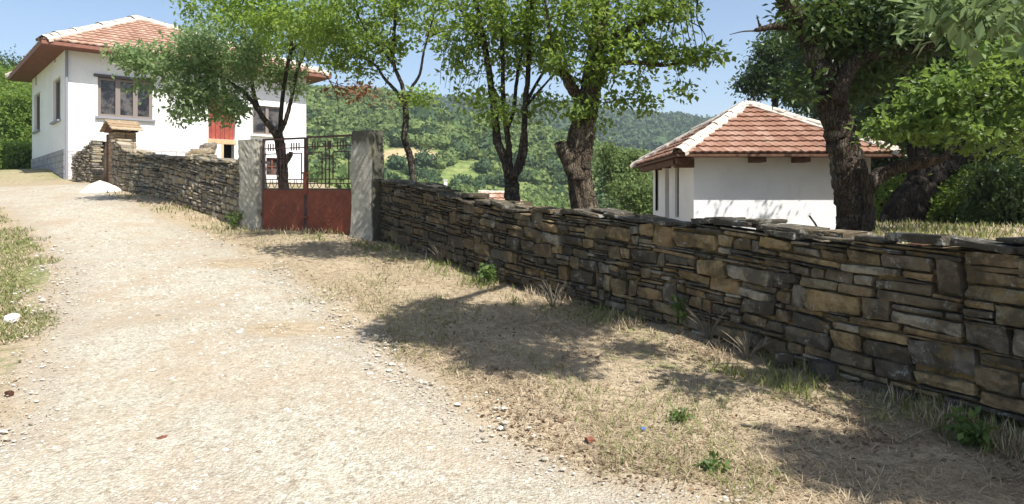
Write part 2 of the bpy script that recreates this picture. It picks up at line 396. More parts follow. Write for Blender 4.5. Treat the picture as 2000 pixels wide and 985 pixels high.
def simple(name, col, rough=0.8, spec=0.25, nscale=None, amt=0.15, bump=0.0, bscale=40, metal=0.0):
    m, t, o = nodes_of(name); b = N(t); p = b.pos(); c = col
    if nscale:
        c = b.mix(b.mapr(b.noise(nscale, 6, 0.7, p), 0.3, 0.7), tuple(k * (1 - amt) for k in col), tuple(min(1, k * (1 + amt)) for k in col))
    nb = b.bump(b.noise(bscale, 4, 0.6, p), bump, 0.01) if bump else None
    b.link(b.bsdf(c, rough, spec, nb, metal), o.inputs[0]); return m
def plaster():
    m, t, o = nodes_of("white_lime_plaster"); b = N(t); p = b.pos()
    c = b.ramp(b.noise(1.3, 5, 0.65, p), [(0.3, (0.74, 0.735, 0.72)), (0.65, (0.82, 0.815, 0.80))])
    st = b.mapr(b.noise(2.5, 6, 0.75, b.scalev(p, (1, 1, 0.25))), 0.56, 0.75)
    c = b.mix(b.math('MULTIPLY', st, 0.3), c, (0.55, 0.52, 0.46))
    c = b.mix(b.math('MULTIPLY', b.mapr(b.noise(0.9, 6, 0.75, p, 0.8), 0.58, 0.62), 0.16), c, (0.60, 0.585, 0.56))
    b.link(b.bsdf(c, 0.9, 0.2, b.bump(b.noise(7, 5, 0.6, p), 0.5, 0.03)), o.inputs[0]); return m
M['plaster'] = plaster()
def tile_mat(name, cols):
    m, t, o = nodes_of(name); b = N(t); p = b.pos()
    c = b.ramp(b.island(), [(i / (len(cols) - 1), k) for i, k in enumerate(cols)])
    c = b.mix(b.mapr(b.noise(1.5, 5, 0.7, p), 0.55, 0.75), c, (0.32, 0.22, 0.16))
    c = b.mix(b.math('MULTIPLY', b.mapr(b.noise(20, 5, 0.7, p), 0.45, 0.75), 0.5), c, (0.16, 0.08, 0.06))
    b.link(b.bsdf(c, 0.85, 0.2, b.bump(b.noise(60, 3, 0.6, p), 0.3, 0.01)), o.inputs[0]); return m
M['tile'] = tile_mat("clay_roof_tile", [(0.18, 0.092, 0.06), (0.31, 0.175, 0.12), (0.25, 0.13, 0.085), (0.36, 0.225, 0.165)])
M['tile_pale'] = tile_mat("faded_clay_roof_tile", [(0.30, 0.175, 0.12), (0.41, 0.265, 0.19), (0.35, 0.205, 0.14), (0.46, 0.325, 0.25)])
M['mortar'] = simple("pale_ridge_mortar", (0.52, 0.45, 0.37), 0.9, 0.2, 6, 0.25, 0.6, 25)
M['soffit'] = simple("brown_wood_soffit", (0.16, 0.062, 0.04), 0.7, 0.3, 5, 0.3)
M['fascia'] = simple("red_brown_fascia", (0.21, 0.088, 0.06), 0.6, 0.3, 5, 0.2)
M['beam'] = simple("old_timber", (0.12, 0.065, 0.04), 0.85, 0.2, 9, 0.35, 0.5)
M['frame'] = simple("taupe_window_frame", (0.20, 0.165, 0.14), 0.55, 0.4)
M['frame_dark'] = simple("dark_window_lintel", (0.10, 0.085, 0.09), 0.7, 0.3)
M['white_paint'] = simple("white_painted_wood", (0.75, 0.74, 0.70), 0.6, 0.3, 5, 0.05)
M['pipe'] = simple("grey_zinc_pipe", (0.23, 0.23, 0.25), 0.5, 0.5)
M['void'] = simple("dark_interior", (0.02, 0.017, 0.015), 0.9, 0.1)
M['redwood'] = simple("red_painted_boards", (0.27, 0.062, 0.04), 0.7, 0.3, 7, 0.25)
M['tanbeam'] = simple("pale_pine_beam", (0.55, 0.36, 0.2), 0.8, 0.2, 6, 0.15)
M['brownwood'] = simple("brown_weathered_boards", (0.13, 0.05, 0.03), 0.8, 0.2, 8, 0.35)
M['plinth'] = simple("grey_stone_plinth", (0.30, 0.30, 0.31), 0.9, 0.2, 5, 0.25, 0.6, 12)
M['plinth_pale'] = simple("pale_limestone_plinth", (0.58, 0.54, 0.52), 0.9, 0.2, 5, 0.12, 0.4, 12)
M['sand'] = simple("pale_heap_sand", (0.66, 0.60, 0.50), 0.95, 0.1, 9, 0.1, 0.8, 40)
M['mud'] = simple("red_brown_earth", (0.085, 0.042, 0.028), 0.95, 0.1, 9, 0.4, 0.8, 30)
M['whitestone'] = simple("white_limestone", (0.72, 0.70, 0.66), 0.9, 0.2, 15, 0.12, 0.7, 50)
M['brick'] = simple("broken_red_brick", (0.20, 0.085, 0.055), 0.9, 0.15, 15, 0.3, 0.7, 50)
M['blue'] = simple("blue_plastic", (0.08, 0.16, 0.42), 0.4, 0.4)
M['straw'] = leaf_material("dry_straw", (0.26, 0.19, 0.115), (0.56, 0.46, 0.31), 0.25, (0.5, 0.4, 0.2), 0.9)
M['litter'] = leaf_material("dead_leaf_litter", (0.06, 0.038, 0.025), (0.26, 0.17, 0.10), 0.15, (0.2, 0.12, 0.06), 0.9)
M['grass'] = leaf_material("green_grass_blades", (0.09, 0.115, 0.03), (0.24, 0.26, 0.085), 0.3, (0.3, 0.34, 0.08), 0.8)
M['weed'] = leaf_material("weed_leaves", (0.06, 0.11, 0.025), (0.15, 0.22, 0.06), 0.4, (0.22, 0.32, 0.06), 0.5)
M['drystem'] = simple("dry_grey_stems", (0.19, 0.16, 0.115), 0.9, 0.1, 20, 0.3)
def glass():
    m, t, o = nodes_of("window_glass"); b = N(t)
    b.link(b.bsdf(b.mix(b.mapr(b.noise(2.2, 4, 0.7, b.pos()), .4, .6), (0.012, 0.012, 0.014), (0.10, 0.09, 0.085)), 0.12, 0.45), o.inputs[0]); return m
M['glass'] = glass()
def gravel():
    m, t, o = nodes_of("loose_pebbles"); b = N(t)
    c = b.ramp(b.island(), [(0.0, (0.20, 0.16, 0.12)), (0.2, (0.34, 0.30, 0.23)), (0.6, (0.45, 0.41, 0.34)), (0.9, (0.55, 0.52, 0.45)), (1.0, (0.66, 0.64, 0.6))])
    b.link(b.bsdf(c, 0.92, 0.15), o.inputs[0]); return m
M['pebble'] = gravel()
def gate_paint():
    m, t, o = nodes_of("gate_red_oxide_paint"); b = N(t); p = b.pos()
    c = b.ramp(b.noise(6, 6, 0.75, p), [(0.3, (0.10, 0.023, 0.010)), (0.55, (0.175, 0.040, 0.017)), (0.8, (0.24, 0.075, 0.037))])
    sc1 = b.mapr(b.noise(40, 5, 0.75, b.scalev(p, (1, 1, 0.35))), 0.66, 0.72)
    c = b.mix(b.math('MULTIPLY', sc1, 0.6), c, (0.45, 0.27, 0.2))
    b.link(b.bsdf(c, 0.55, 0.35, b.bump(b.noise(18, 4, 0.6, p), 0.25, 0.01)), o.inputs[0]); return m
M['gatered'] = gate_paint()
M['gatebar'] = simple("gate_bars_dark_red_brown", (0.065, 0.03, 0.024), 0.6, 0.35, 12, 0.4)
def concrete():
    m, t, o = nodes_of("stained_concrete"); b = N(t); p = b.pos()
    c = b.ramp(b.noise(11, 7, 0.75, p), [(0.3, (0.24, 0.22, 0.175)), (0.55, (0.34, 0.32, 0.265)), (0.75, (0.43, 0.41, 0.35))])
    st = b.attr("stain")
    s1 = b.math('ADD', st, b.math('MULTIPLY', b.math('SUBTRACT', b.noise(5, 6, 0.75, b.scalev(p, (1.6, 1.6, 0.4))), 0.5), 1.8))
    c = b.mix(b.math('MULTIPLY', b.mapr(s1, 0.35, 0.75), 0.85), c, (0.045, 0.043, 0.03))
    c = b.mix(b.math('MULTIPLY', b.mapr(b.noise(3.5, 5, 0.7, p), 0.55, 0.66), 0.5), c, (0.21, 0.185, 0.10))
    b.link(b.bsdf(c, 0.93, 0.15, b.bump(b.noise(30, 6, 0.75, p), 0.6, 0.012)), o.inputs[0]); return m
M['concrete'] = concrete()

# ------------------------------------------------------------------ ground, road and hills (one polar sheet, cut by distance)
def terrain():
    a1 = np.arange(-46, 46.01, 0.16); a2 = np.arange(49, 314, 3.0)
    A = np.radians(np.concatenate([a1, a2])); na = len(A)
    rr = [0.35]
    while rr[-1] < 1900: rr.append(rr[-1] * (1.0135 if rr[-1] < 60 else 1.022))
    rr = np.array(rr); nr = len(rr)
    X = rr[:, None] * np.sin(A)[None]; Y = rr[:, None] * np.cos(A)[None]
    Z = height(X.ravel(), Y.ravel()).reshape(X.shape)
    rd = road_d(X.ravel(), Y.ravel()).reshape(X.shape)
    dist = np.hypot(X, Y)
    # worn wheel tracks of the road, shallow
    Z = Z + np.where((rd > -1) & (dist < 30), 0.03 * sstep(-0.3, 0.6, rd), 0)
    sd = seg_dist(X.ravel(), Y.ravel(), BORDER).reshape(X.shape)
    green = -0.02 + 0.38 * np.exp(-np.abs(sd + 0.35) / 0.5) + np.where(seg_dist(X.ravel(), Y.ravel(), road_l).reshape(X.shape) < 0, 0.5, 0)
    green = green + np.where(sd > 0.3, np.where(X / np.maximum(Y, .1) > .4, -.1, 0.35), 0) - np.where(rd > 0, .5, 0) + 0.5 * (fbm(X.ravel() / 1.3, Y.ravel() / 1.3, 8, 3).reshape(X.shape))
    px = 1000 + F * X / np.maximum(Y, 0.1); py = HY - (Z - EYE) / np.maximum(Y, 0.1) * F
    def blob(cx, cy, w_, h_): return np.exp(-(((px - cx) / w_) ** 2 + ((py - cy) / h_) ** 2))
    clear = blob(795, 303, 75, 15) + blob(1030, 322, 40, 9) + blob(960, 290, 40, 12) * .8
    clear = np.where((dist > 60) & (Y > 0), clear, 0)
    idx = np.arange(nr * na).reshape(nr, na)
    i = np.arange(nr - 1); j = np.arange(na)
    Q = np.stack([idx[:-1][:, j], idx[1:][:, j], idx[1:][:, (j + 1) % na], idx[:-1][:, (j + 1) % na]], -1)
    V = np.stack([X, Y, Z], -1).reshape(-1, 3)
    for (ex, ey, er) in ((325, 628, .55), (505, 655, .6), (410, 600, .4), (430, 520, .5)):
        g_ = G(ex, ey); rd = rd - 1.1 * np.exp(-(((X - g_[0]) / er) ** 2 + ((Y - g_[1]) / (er * .8)) ** 2)) ** 1.0 * (rd > 0); green = green + .5 * np.exp(-(((X - g_[0]) / er) ** 2 + ((Y - g_[1]) / (er * .8)) ** 2))
    att = dict(road=rd.ravel(), green=green.ravel(), dist=dist.ravel(), clear=clear.ravel())
    rm = 0.5 * (rr[:-1] + rr[1:])
    def part(name, sel, label, cat, lift=0.0, facemask=None):
        q = Q[sel].reshape(-1, 4)
        if facemask is not None: q = q[facemask[sel].reshape(-1)]
        u, inv = np.unique(q.ravel(), return_inverse=True)
        VV = V[u].copy(); VV[:, 2] += lift
        o = mesh_np(name, VV, inv.reshape(-1, 4), M['ground'], None, True, {k: v[u] for k, v in att.items()})
        tag(o, label, cat, kind='structure'); return o
    c = np.array([0., 0., height(np.array([0.]), np.array([0.]))[0]])
    g = part('ground', rm < 45, 'dry straw covered earth verge with green patches beside the gravel track', 'ground')
    part('hillside', (rm >= 45) & (rm < 330), 'scrubby green hillside with straw coloured clearings', 'hillside')
    part('distant_hills', rm >= 330, 'dark wooded ridge on the skyline', 'hills')
    rdm = 0.25 * (rd[:-1, :] + rd[1:, :] + np.roll(rd, -1, 1)[:-1] + np.roll(rd, -1, 1)[1:]) > -0.15
    part('road', rm < 45, 'pale gravel track curving uphill to the white house', 'road', 0.004, rdm)
    # close the small hole under the camera
    k = na; V2 = np.concatenate([V[:na], c[None]]); f = np.array([[j_, (j_ + 1) % na, na] for j_ in range(na)])
    V2[:, 2] += 0.002
    o = mesh_np('ground', V2, f, M['ground'], None, True, {kk: np.r_[v[:na], v[0]] for kk, v in att.items()})
    tag(o, 'patch of gravel directly under the viewpoint', 'ground', kind='structure')
terrain()

# ------------------------------------------------------------------ stones and walls
def poly_sampler(poly, step=0.05):
    pts = np.array(poly, float)
    # Catmull-Rom smoothing
    out_ = []
    for i in range(len(pts) - 1):
        p0 = pts[max(i - 1, 0)]; p1 = pts[i]; p2 = pts[i + 1]; p3 = pts[min(i + 2, len(pts) - 1)]
        for t in np.linspace(0, 1, 12, endpoint=False):
            out_.append(0.5 * ((2 * p1) + (-p0 + p2) * t + (2 * p0 - 5 * p1 + 4 * p2 - p3) * t * t + (-p0 + 3 * p1 - 3 * p2 + p3) * t ** 3))
    out_.append(pts[-1]); out_ = np.array(out_)
    s = np.r_[0, np.cumsum(np.linalg.norm(np.diff(out_, axis=0), axis=1))]
    L = s[-1]
    def at(q): return np.stack([np.interp(q, s, out_[:, k]) for k in range(out_.shape[1])], -1)
    return at, L

def _stone_template():
    nx, ny, nz = 6, 3, 4
    vid = {}; V = []
    def vi(i, j, k):
        if (i, j, k) not in vid: vid[(i, j, k)] = len(V); V.append((2 * i / nx - 1, 2 * j / ny - 1, 2 * k / nz - 1))
        return vid[(i, j, k)]
    Fq = []
    for i in range(nx):
        for k in range(nz):
            Fq.append((vi(i, 0, k), vi(i + 1, 0, k), vi(i + 1, 0, k + 1), vi(i, 0, k + 1)))
            Fq.append((vi(i, ny, k), vi(i, ny, k + 1), vi(i + 1, ny, k + 1), vi(i + 1, ny, k)))
    for i in range(nx):
        for j in range(ny):
            Fq.append((vi(i, j, 0), vi(i, j + 1, 0), vi(i + 1, j + 1, 0), vi(i + 1, j, 0)))
            Fq.append((vi(i, j, nz), vi(i + 1, j, nz), vi(i + 1, j + 1, nz), vi(i, j + 1, nz)))
    for j in range(ny):
        for k in range(nz):
            Fq.append((vi(0, j, k), vi(0, j, k + 1), vi(0, j + 1, k + 1), vi(0, j + 1, k)))
            Fq.append((vi(nx, j, k), vi(nx, j + 1, k), vi(nx, j + 1, k + 1), vi(nx, j, k + 1)))
    V = np.array(V, float)
    # pull edge loops towards the rim so that arrises stay crisp
    V = np.sign(V) * np.abs(V) ** 0.62
    return V, np.array(Fq)
ST_V, ST_F = _stone_template()
def stone_local(hx, hy, hz, rnd=0.10, jit=0.12):
    """a stone in local (s, depth, h) coordinates, centred; half sizes"""
    v = ST_V.copy()
    sph = v / (np.linalg.norm(v, axis=1, keepdims=True) + 1e-6) * 1.15
    v = v * (1 - rnd) + sph * rnd
    # corner offsets in the face plane
    cj = rng.uniform(-jit, jit, (2, 2, 2))
    a = (v[:, 0] + 1) / 2; b_ = (v[:, 2] + 1) / 2
    wx = (cj[0, 0, 0] * (1 - a) * (1 - b_) + cj[1, 0, 0] * a * (1 - b_) + cj[0, 1, 0] * (1 - a) * b_ + cj[1, 1, 0] * a * b_)
    wz = (cj[0, 0, 1] * (1 - a) * (1 - b_) + cj[1, 0, 1] * a * (1 - b_) + cj[0, 1, 1] * (1 - a) * b_ + cj[1, 1, 1] * a * b_)
    hm = min(hx, hz)
    out_ = np.stack([v[:, 0] * hx + wx * hm, v[:, 1] * hy, v[:, 2] * hz + wz * hm], -1)
    out_ += rng.normal(0, 0.035 * hm + 0.0012, out_.shape)
    # broken face: gentle tilt and bulge
    fr = v[:, 1] < 0
    out_[:, 1] += np.where(fr, rng.uniform(-.12, .12) * v[:, 0] * hm + rng.uniform(-.12, .12) * v[:, 2] * hm, 0)
    return out_

def dry_wall(mb, at, L, base, top, thick, wr, hr, cell=0.02, rnd=0.1, jit=0.14, s0=0, gap=0.006, big=0.12, caps=True, core=True, capmb=None, szf=lambda s: 1.0):
    n = int(L / cell); sky_ = np.zeros(n); ss = (np.arange(n) + 0.5) * cell
    bz = np.array([base(s) for s in ss]) - 0.12
    tgt = np.array([top(s) for s in ss]) - bz
    sky_[:] = 0
    def place(s, d0, h, hx, hy, hz, roll=0, r=rnd, j=jit, m=None, yaw=0):
        loc = stone_local(hx, hy, hz, r, j)
        if roll:
            c_, s_ = math.cos(roll), math.sin(roll)
            loc = np.stack([loc[:, 0] * c_ - loc[:, 2] * s_, loc[:, 1], loc[:, 0] * s_ + loc[:, 2] * c_], -1)
        sv = np.clip(s + loc[:, 0], -0.3, L + 0.3)
        p0 = at(np.clip(sv, 0, L)); e = at(np.clip(np.array([s + 0.1, s - 0.1]), 0, L)); tdir = e[0] - e[1]; tdir /= np.linalg.norm(tdir) + 1e-9
        p0 = p0 + (sv - np.clip(sv, 0, L))[:, None] * tdir
        nrm = np.array([-tdir[1], tdir[0]]) * -1.0     # to the inner side for a line running right to left
        pp = p0 + nrm * (d0 + loc[:, 1])[:, None]
        zz = np.interp(sv, ss, bz) + h + loc[:, 2]
        (m or mb).addnp(np.c_[pp, zz], ST_F)
    cnt = 0
    for _ in range(20000):
        rem = tgt - sky_
        ok = rem > 0.015
        if not ok.any(): break
        cand = np.where(ok, sky_ - 0.25 * tgt * 0, 9e9)
        i = int(np.argmin(cand)); lo = sky_[i]
        j0 = i
        while j0 > 0 and abs(sky_[j0 - 1] - lo) < 0.012: j0 -= 1
        j1 = i
        while j1 < n - 1 and abs(sky_[j1 + 1] - lo) < 0.012: j1 += 1
        run = j1 - j0 + 1
        isbig = random.random() < big
        wmin, wmax = wr; ww = random.uniform(wmin, wmax) * (1.25 if isbig else 1)
        hh = random.uniform(*hr) if not isbig else random.uniform(hr[1], hr[1] * 1.45)
        zf = szf((j0 + .5) * cell); ww *= zf; hh *= zf
        if random.random() < 0.3 / zf: hh = random.uniform(hr[0] * 0.7, hr[0] * 1.3); ww *= 1.2
        k = max(1, int(ww / cell))
        if run - k < int(wmin * 0.6 / cell): k = run
        if k > wmax * 1.6 / cell: k = int(k / 2)
        # left or right end of the run
        if k < run and random.random() < 0.5: a0 = j1 - k + 1
        else: a0 = j0
        a1 = a0 + k
        # snap to the neighbour's height
        for nb_ in (a0 - 1, a1):
            if 0 <= nb_ < n and 0 < sky_[nb_] - lo < hr[1] * 1.4 and random.random() < 0.55: hh = sky_[nb_] - lo
        hh = max(hh, 0.022)
        rm = rem[a0:a1].mean()
        if hh > rm + 0.04: hh = max(rm, 0.03)
        if k * cell < 0.05: hh = min(hh, 0.12)
        st = (a0 + a1) / 2 * cell
        dep = random.uniform(0.11, 0.16)
        place(st, dep + random.uniform(-0.018, 0.022), lo + hh / 2, k * cell / 2 - gap / 2, dep, hh / 2 - gap / 2, random.uniform(-.045, .045))
        sky_[a0:a1] = lo + hh; cnt += 1
    if caps:
        for row in (0, 1, 2):
            s = random.uniform(-.1, 0)
            while s < L:
                ln = random.uniform(0.16, 0.5); th = random.uniform(0.025, 0.06)
                mid = s + ln / 2
                if mid > L: break
                k0, k1 = int(max(0, s / cell)), int(min(n, (s + ln) / cell))
                if k1 <= k0: break
                hb = sky_[k0:k1].mean() + 0.008 + rng.uniform(-.008, .012)
                sl_ = (sky_[min(k1, n - 1)] - sky_[k0]) / ln * 0.4
                if random.random() < (.96 if row < 2 else .35):
                    dy = (0.13, thick - .11, thick / 2)[row] + random.uniform(-.05, .03)
                    if row == 2: hb += .045
                    place(mid, dy, hb + th / 2, ln / 2 * random.uniform(.85, 1.0), (.15 if row < 2 else .2) * random.uniform(.8, 1.15), th / 2,
                      math.atan(sl_) + random.uniform(-.07, .07), 0.1, 0.45, capmb)
                s += ln * random.uniform(0.9, 1.05)
    if core:
        m = max(2, int(L / 0.25)); q = np.linspace(0, L, m)
        pc = at(q); td = np.gradient(pc, axis=0); td /= np.linalg.norm(td, axis=1, keepdims=True); nn = -np.c_[-td[:, 1], td[:, 0]]
        f_ = pc + nn * 0.09; b_ = pc + nn * (thick - 0.02)
        zb = np.interp(q, ss, bz) - 0.3; zt = np.interp(q, ss, bz + sky_) - 0.03
        V = np.concatenate([np.c_[f_, zb], np.c_[f_, zt], np.c_[b_, zt], np.c_[b_, zb]])
        Fq = []
        for i in range(m - 1):
            for a_, b2 in ((0, 1), (1, 2), (2, 3)):
                Fq.append((a_ * m + i, a_ * m + i + 1, b2 * m + i + 1, b2 * m + i))
        mb.addnp(V, np.array(Fq))
    return cnt

at, L = poly_sampler(WALL)
tx = [0, .6, 1.1, 1.6, 2.0, 2.4, 3.0, 3.7, 4.3, 5.0, 5.8, 6.8, 7.9, 9.2, 10.4, L]
# top row of the wall read off the photograph along its length
_q = np.linspace(0, L, 80); _p = at(_q); _px = 1000 + F * _p[:, 0] / _p[:, 1]
topy = np.interp(_px, [740, 800, 850, 900, 1000, 1100, 1200, 1300, 1400, 1500, 1560, 1640, 1700, 1800, 2000, 2200], [362, 366, 376, 396, 410, 422, 431, 440, 450, 452, 468, 484, 486, 490, 490, 492])
_topz = EYE - (topy - HY) / F * _p[:, 1] - 0.03
wall_top = lambda s: float(np.interp(s, _q, _topz)) + 0.03 * math.sin(s * 5.3) * math.sin(s * 2.1 + 1) + 0.02 * math.sin(s * 13.7)
_bz = z_out(_p[:, 0], _p[:, 1])
mb = MB(); cmb = MB()
dry_wall(mb, at, L, lambda s: float(np.interp(s, _q, _bz)), wall_top, 0.46, (0.11, 0.42), (0.04, 0.14), capmb=cmb, rnd=0.24, jit=0.34, gap=0.014, big=0.2, szf=lambda s: float(np.interp(s, [0, 2.5, 5, 9], [1.45, 1.3, 1.05, .85])))
wallr = empty('stone_wall', (1.63, 7.6, 0.27))
tag(wallr, 'dark dry stone wall of flat sandstone running beside the track from the right gate pillar', 'stone wall')
mb.build('wall_courses', M['stone'], wallr); cmb.build('coping', M['stone_dark'], wallr)

at2, L2 = poly_sampler(LWALL)
_q2 = np.linspace(0, L2, 60); _p2 = at2(_q2); _px2 = 1000 + F * _p2[:, 0] / _p2[:, 1]
ty2 = np.interp(_px2, [205, 222, 240, 270, 300, 460], [262, 278, 294, 304, 310, 318])
_t2 = EYE - (ty2 - HY) / F * _p2[:, 1] - 0.04; _b2 = z_out(_p2[:, 0], _p2[:, 1])
mb = MB(); cmb = MB()
dry_wall(mb, at2, L2, lambda s: float(np.interp(s, _q2, _b2)), lambda s: float(np.interp(s, _q2, _t2)) + 0.03 * math.sin(s * 9), 0.45, (0.11, 0.30), (0.06, 0.15), rnd=0.42, jit=0.3, gap=0.014, big=0.15, capmb=cmb)
wl = empty('rubble_wall', (-8, 17, 1.6))
tag(wl, 'mossy rubble stone wall climbing from the left gate pillar to the tiled gate pier', 'stone wall')
mb.build('wall_courses', M['rubble'], wl); cmb.build('coping', M['rubble'], wl)

# short rubble wall beyond the pier
at3, L3 = poly_sampler([(-12.55, 21.45), (-13.3, 22.1), (-14.0, 22.75)])
mb = MB()
dry_wall(mb, at3, L3, lambda s: 2.15 + 0.1 * s, lambda s: 3.45 - 0.22 * s + .04 * math.sin(11 * s), 0.4, (0.08, 0.2), (0.05, 0.11), rnd=0.38, jit=0.3, gap=0.014, caps=False)
wl2 = mb.build('rubble_wall', M['rubble']); tag(wl2, 'short tall rubble wall between the tiled gate pier and the house corner', 'stone wall')

# ------------------------------------------------------------------ gate pillars and gate
gd = (GATE_L - GATE_R); gl = np.linalg.norm(gd); gd = gd / gl          # runs to the left
gn = np.array([-gd[1], gd[0]]);                                        # candidate normal
if gn @ (-GATE_R) < 0: gn = -gn                                        # towards the camera
def pillar(name, label, corner, along, width, depth, z0, z1, lean=0.0, topdark=1.0, sidedark=0.0, taper=0.0):
    """corner: front corner next to the gate; along: unit vector away from the gate"""
    nu, nv, nh = 8, 5, 28
    V = []; st = []
    ring = [(i / nu, 0) for i in range(nu)] + [(1, j / nv) for j in range(nv)] + [(1 - i / nu, 1) for i in range(nu)] + [(0, 1 - j / nv) for j in range(nv)]
    n = len(ring)
    back = -gn
    for k in range(nh + 1):
        t = k / nh; z = z0 + (z1 - z0) * t
        for (a, b_) in ring:
            aa = (a - 0.5) * (1 - taper * t) + 0.5; bb = (b_ - 0.5) * (1 - taper * t) + 0.5
            # worn arrises
            ca = 0.5 + (aa - 0.5) * (1 - 0.035 * (abs(bb - 0.5) > 0.45)); cb = 0.5 + (bb - 0.5) * (1 - 0.05 * (abs(aa - 0.5) > 0.45))
            p = corner + along * (ca * width) + back * (cb * depth)
            nz = rng.normal(0, 0.004, 2) + 0.012 * np.array([math.sin(z * 5 + a * 3), math.cos(z * 4 + b_ * 5)])
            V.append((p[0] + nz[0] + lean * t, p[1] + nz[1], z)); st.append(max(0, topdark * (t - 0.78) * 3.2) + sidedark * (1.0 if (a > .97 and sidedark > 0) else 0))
    F4 = [(k * n + j, k * n + (j + 1) % n, (k + 1) * n + (j + 1) % n, (k + 1) * n + j) for k in range(nh) for j in range(n)]
    V = np.array(V); c = V[-n:].mean(0) + [0, 0, 0.015]; V = np.vstack([V, c]); st.append(topdark * 0.8)
    F3 = [(nh * n + j, nh * n + (j + 1) % n, len(V) - 1) for j in range(n)]
    o = mesh_np(name, V, [np.array(F4), np.array(F3)], M['concrete'], None, False, dict(stain=st))
    tag(o, label, 'gate pillar')
    return o
z1r = EYE + (HY - 256) / F * 12.95
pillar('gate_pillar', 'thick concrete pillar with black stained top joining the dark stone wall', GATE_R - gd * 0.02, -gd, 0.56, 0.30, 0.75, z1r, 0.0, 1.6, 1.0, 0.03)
pillar('gate_pillar', 'leaning pale concrete pillar with flaking plaster joining the rubble wall', GATE_L + gd * 0.02, gd, 0.52, 0.32, 0.8, EYE + (HY - 272) / F * 14.35, -0.06, 0.15, 0.0, 0.06)

gate = empty('gate', (GATE_R[0], GATE_R[1], 1.0))
tag(gate, 'double metal gate with rust red lower panels and dark ornamental bars between two concrete pillars', 'gate')
zb = 1.01; zt_l = EYE + (HY - 273) / F * 14.2; zt_r = EYE + (HY - 264) / F * 13.05
gz_top = lambda s: zt_r + (zt_l - zt_r) * s / gl          # s runs from the right hinge to the left
zb_f = lambda s: (EYE + (HY - 459) / F * 13.05) + ((EYE + (HY - 450) / F * 14.2) - (EYE + (HY - 459) / F * 13.05)) * s / gl
def gp(s, z, d=0.0):
    q = GATE_R + gd * s - gn * (0.12 + d); return np.array([q[0], q[1], z])
half = gl / 2
for li, (s0, s1) in enumerate([(0.03, half - 0.03), (half + 0.025, gl - 0.03)]):
    leaf = MB()
    Hh = gz_top(s0) - zb_f(s0)
    mid = 0.455 * Hh
    def q(u, v, d=0.0):
        s = s0 + (s1 - s0) * u; return gp(s, zb_f(s) + v * Hh, d)
    fr = MB()
    for a_, b_ in (((0, 0), (0, 1)), ((1, 0), (1, 1)), ((0, 1), (1, 1)), ((0, .455), (1, .455)), ((0, 0), (1, 0))):
        fr.bar(q(*a_), q(*b_), 0.042, 0.035)
    lf = fr.build('gate_leaf', M['gatebar'] if li == 0 else M['gatebar'], gate)
    pn = MB()
    # sheet panel with pressed relief: nested diamond and circle
    nu_, nv_ = 60, 50
    U, W_ = np.meshgrid(np.linspace(0.015, .985, nu_), np.linspace(0.01, .445, nv_))
    cx = (U - .5) * (s1 - s0); cy = (W_ - .228) * Hh
    dia = np.abs(cx) / .44 + np.abs(cy) / .28; cir = np.hypot(cx / 1.0, cy / .75)
    rel = 0.45 * (0.014 * np.exp(-((dia - 1) / .055) ** 2) + 0.013 * np.exp(-((dia - .72) / .05) ** 2) + 0.016 * np.exp(-((cir - .17) / .016) ** 2) + .02 * np.exp(-(cir / .06) ** 2))
    ang = np.arctan2(cy, cx); rel = rel + 0.005 * np.exp(-((cir - .115 - .03 * np.cos(ang * 6)) / .014) ** 2)
    S = s0 + (s1 - s0) * U
    base = GATE_R[None, None] + gd[None, None] * S[..., None] - gn[None, None] * (0.105 - rel[..., None])
    ZZ = (EYE + (HY - 459) / F * 13.05) + ((EYE + (HY - 450) / F * 14.2) - (EYE + (HY - 459) / F * 13.05)) * S / gl + W_ * Hh
    V = np.concatenate([base, ZZ[..., None]], -1).reshape(-1, 3)
    ii = np.arange(nv_ - 1)[:, None] * nu_ + np.arange(nu_ - 1)[None]
    Fq = np.stack([ii, ii + 1, ii + nu_ + 1, ii + nu_], -1).reshape(-1, 4)
    mesh_np('panel', V, Fq, M['gatered'], lf, True)
    pb = MB(); pb.box(q(.02, .012, .012), q(.98, .012, .012) - q(.02, .012, .012), gd_ := np.array([-gn[0] * .006, -gn[1] * .006, 0]), [0, 0, .43 * Hh]); pb.build('panel_back', M['gatered'], lf)
    og = MB(); t_ = 0.02
    def ln(a, b_, w_=t_): og.bar(q(*a), q(*b_), w_)
    ln((0, .90), (1, .90)); ln((0, .515), (1, .515)); ln((0, .56), (1, .56))
    # short spikes in clusters
    for u in (.14, .20, .26, .32, .47, .53, .59, .76, .82, .88):
        ln((u, .87), (u, .955))
    # meander frames
    ln((.08, .84), (.42, .84)); ln((.08, .56), (.08, .84)); ln((.42, .56), (.42, .84))
    ln((.66, .84), (.95, .84)); ln((.66, .56), (.66, .84))
    ln((.42, .80), (.60, .80)); ln((.50, .47), (.50, .955)); ln((.58, .47), (.58, .955))
    for z_ in (.63, .74): ln((.40, z_), (.44, z_), .03); ln((.64, z_), (.68, z_), .03)
    for z_ in (.66, .77): ln((.48, z_), (.60, z_), .022)
    for uc in (.14, .30, .54, .72, .88):                       # hanging scallops
        pts = [(uc - .055, .565), (uc - .05, .515), (uc - .03, .485), (uc, .47), (uc + .03, .485), (uc + .05, .515), (uc + .055, .565)]
        og.tube([q(*p) for p in pts], .008, 5)
    og.build('ornamental_bars', M['gatebar'], lf)
lk = MB()
lk.box(gp(half - .05, zb + .74, -.03), gd_ * 0 + np.append(gd * .10, 0), np.append(-gn * .05, 0), [0, 0, .40])
for zz in (.30, 1.15):
    lk.bar(gp(half - .09, zb + zz, -.035), gp(half + .09, zb + zz, -.035), .03, .03)
lk.build('lock_plate', M['gatered'], gate)
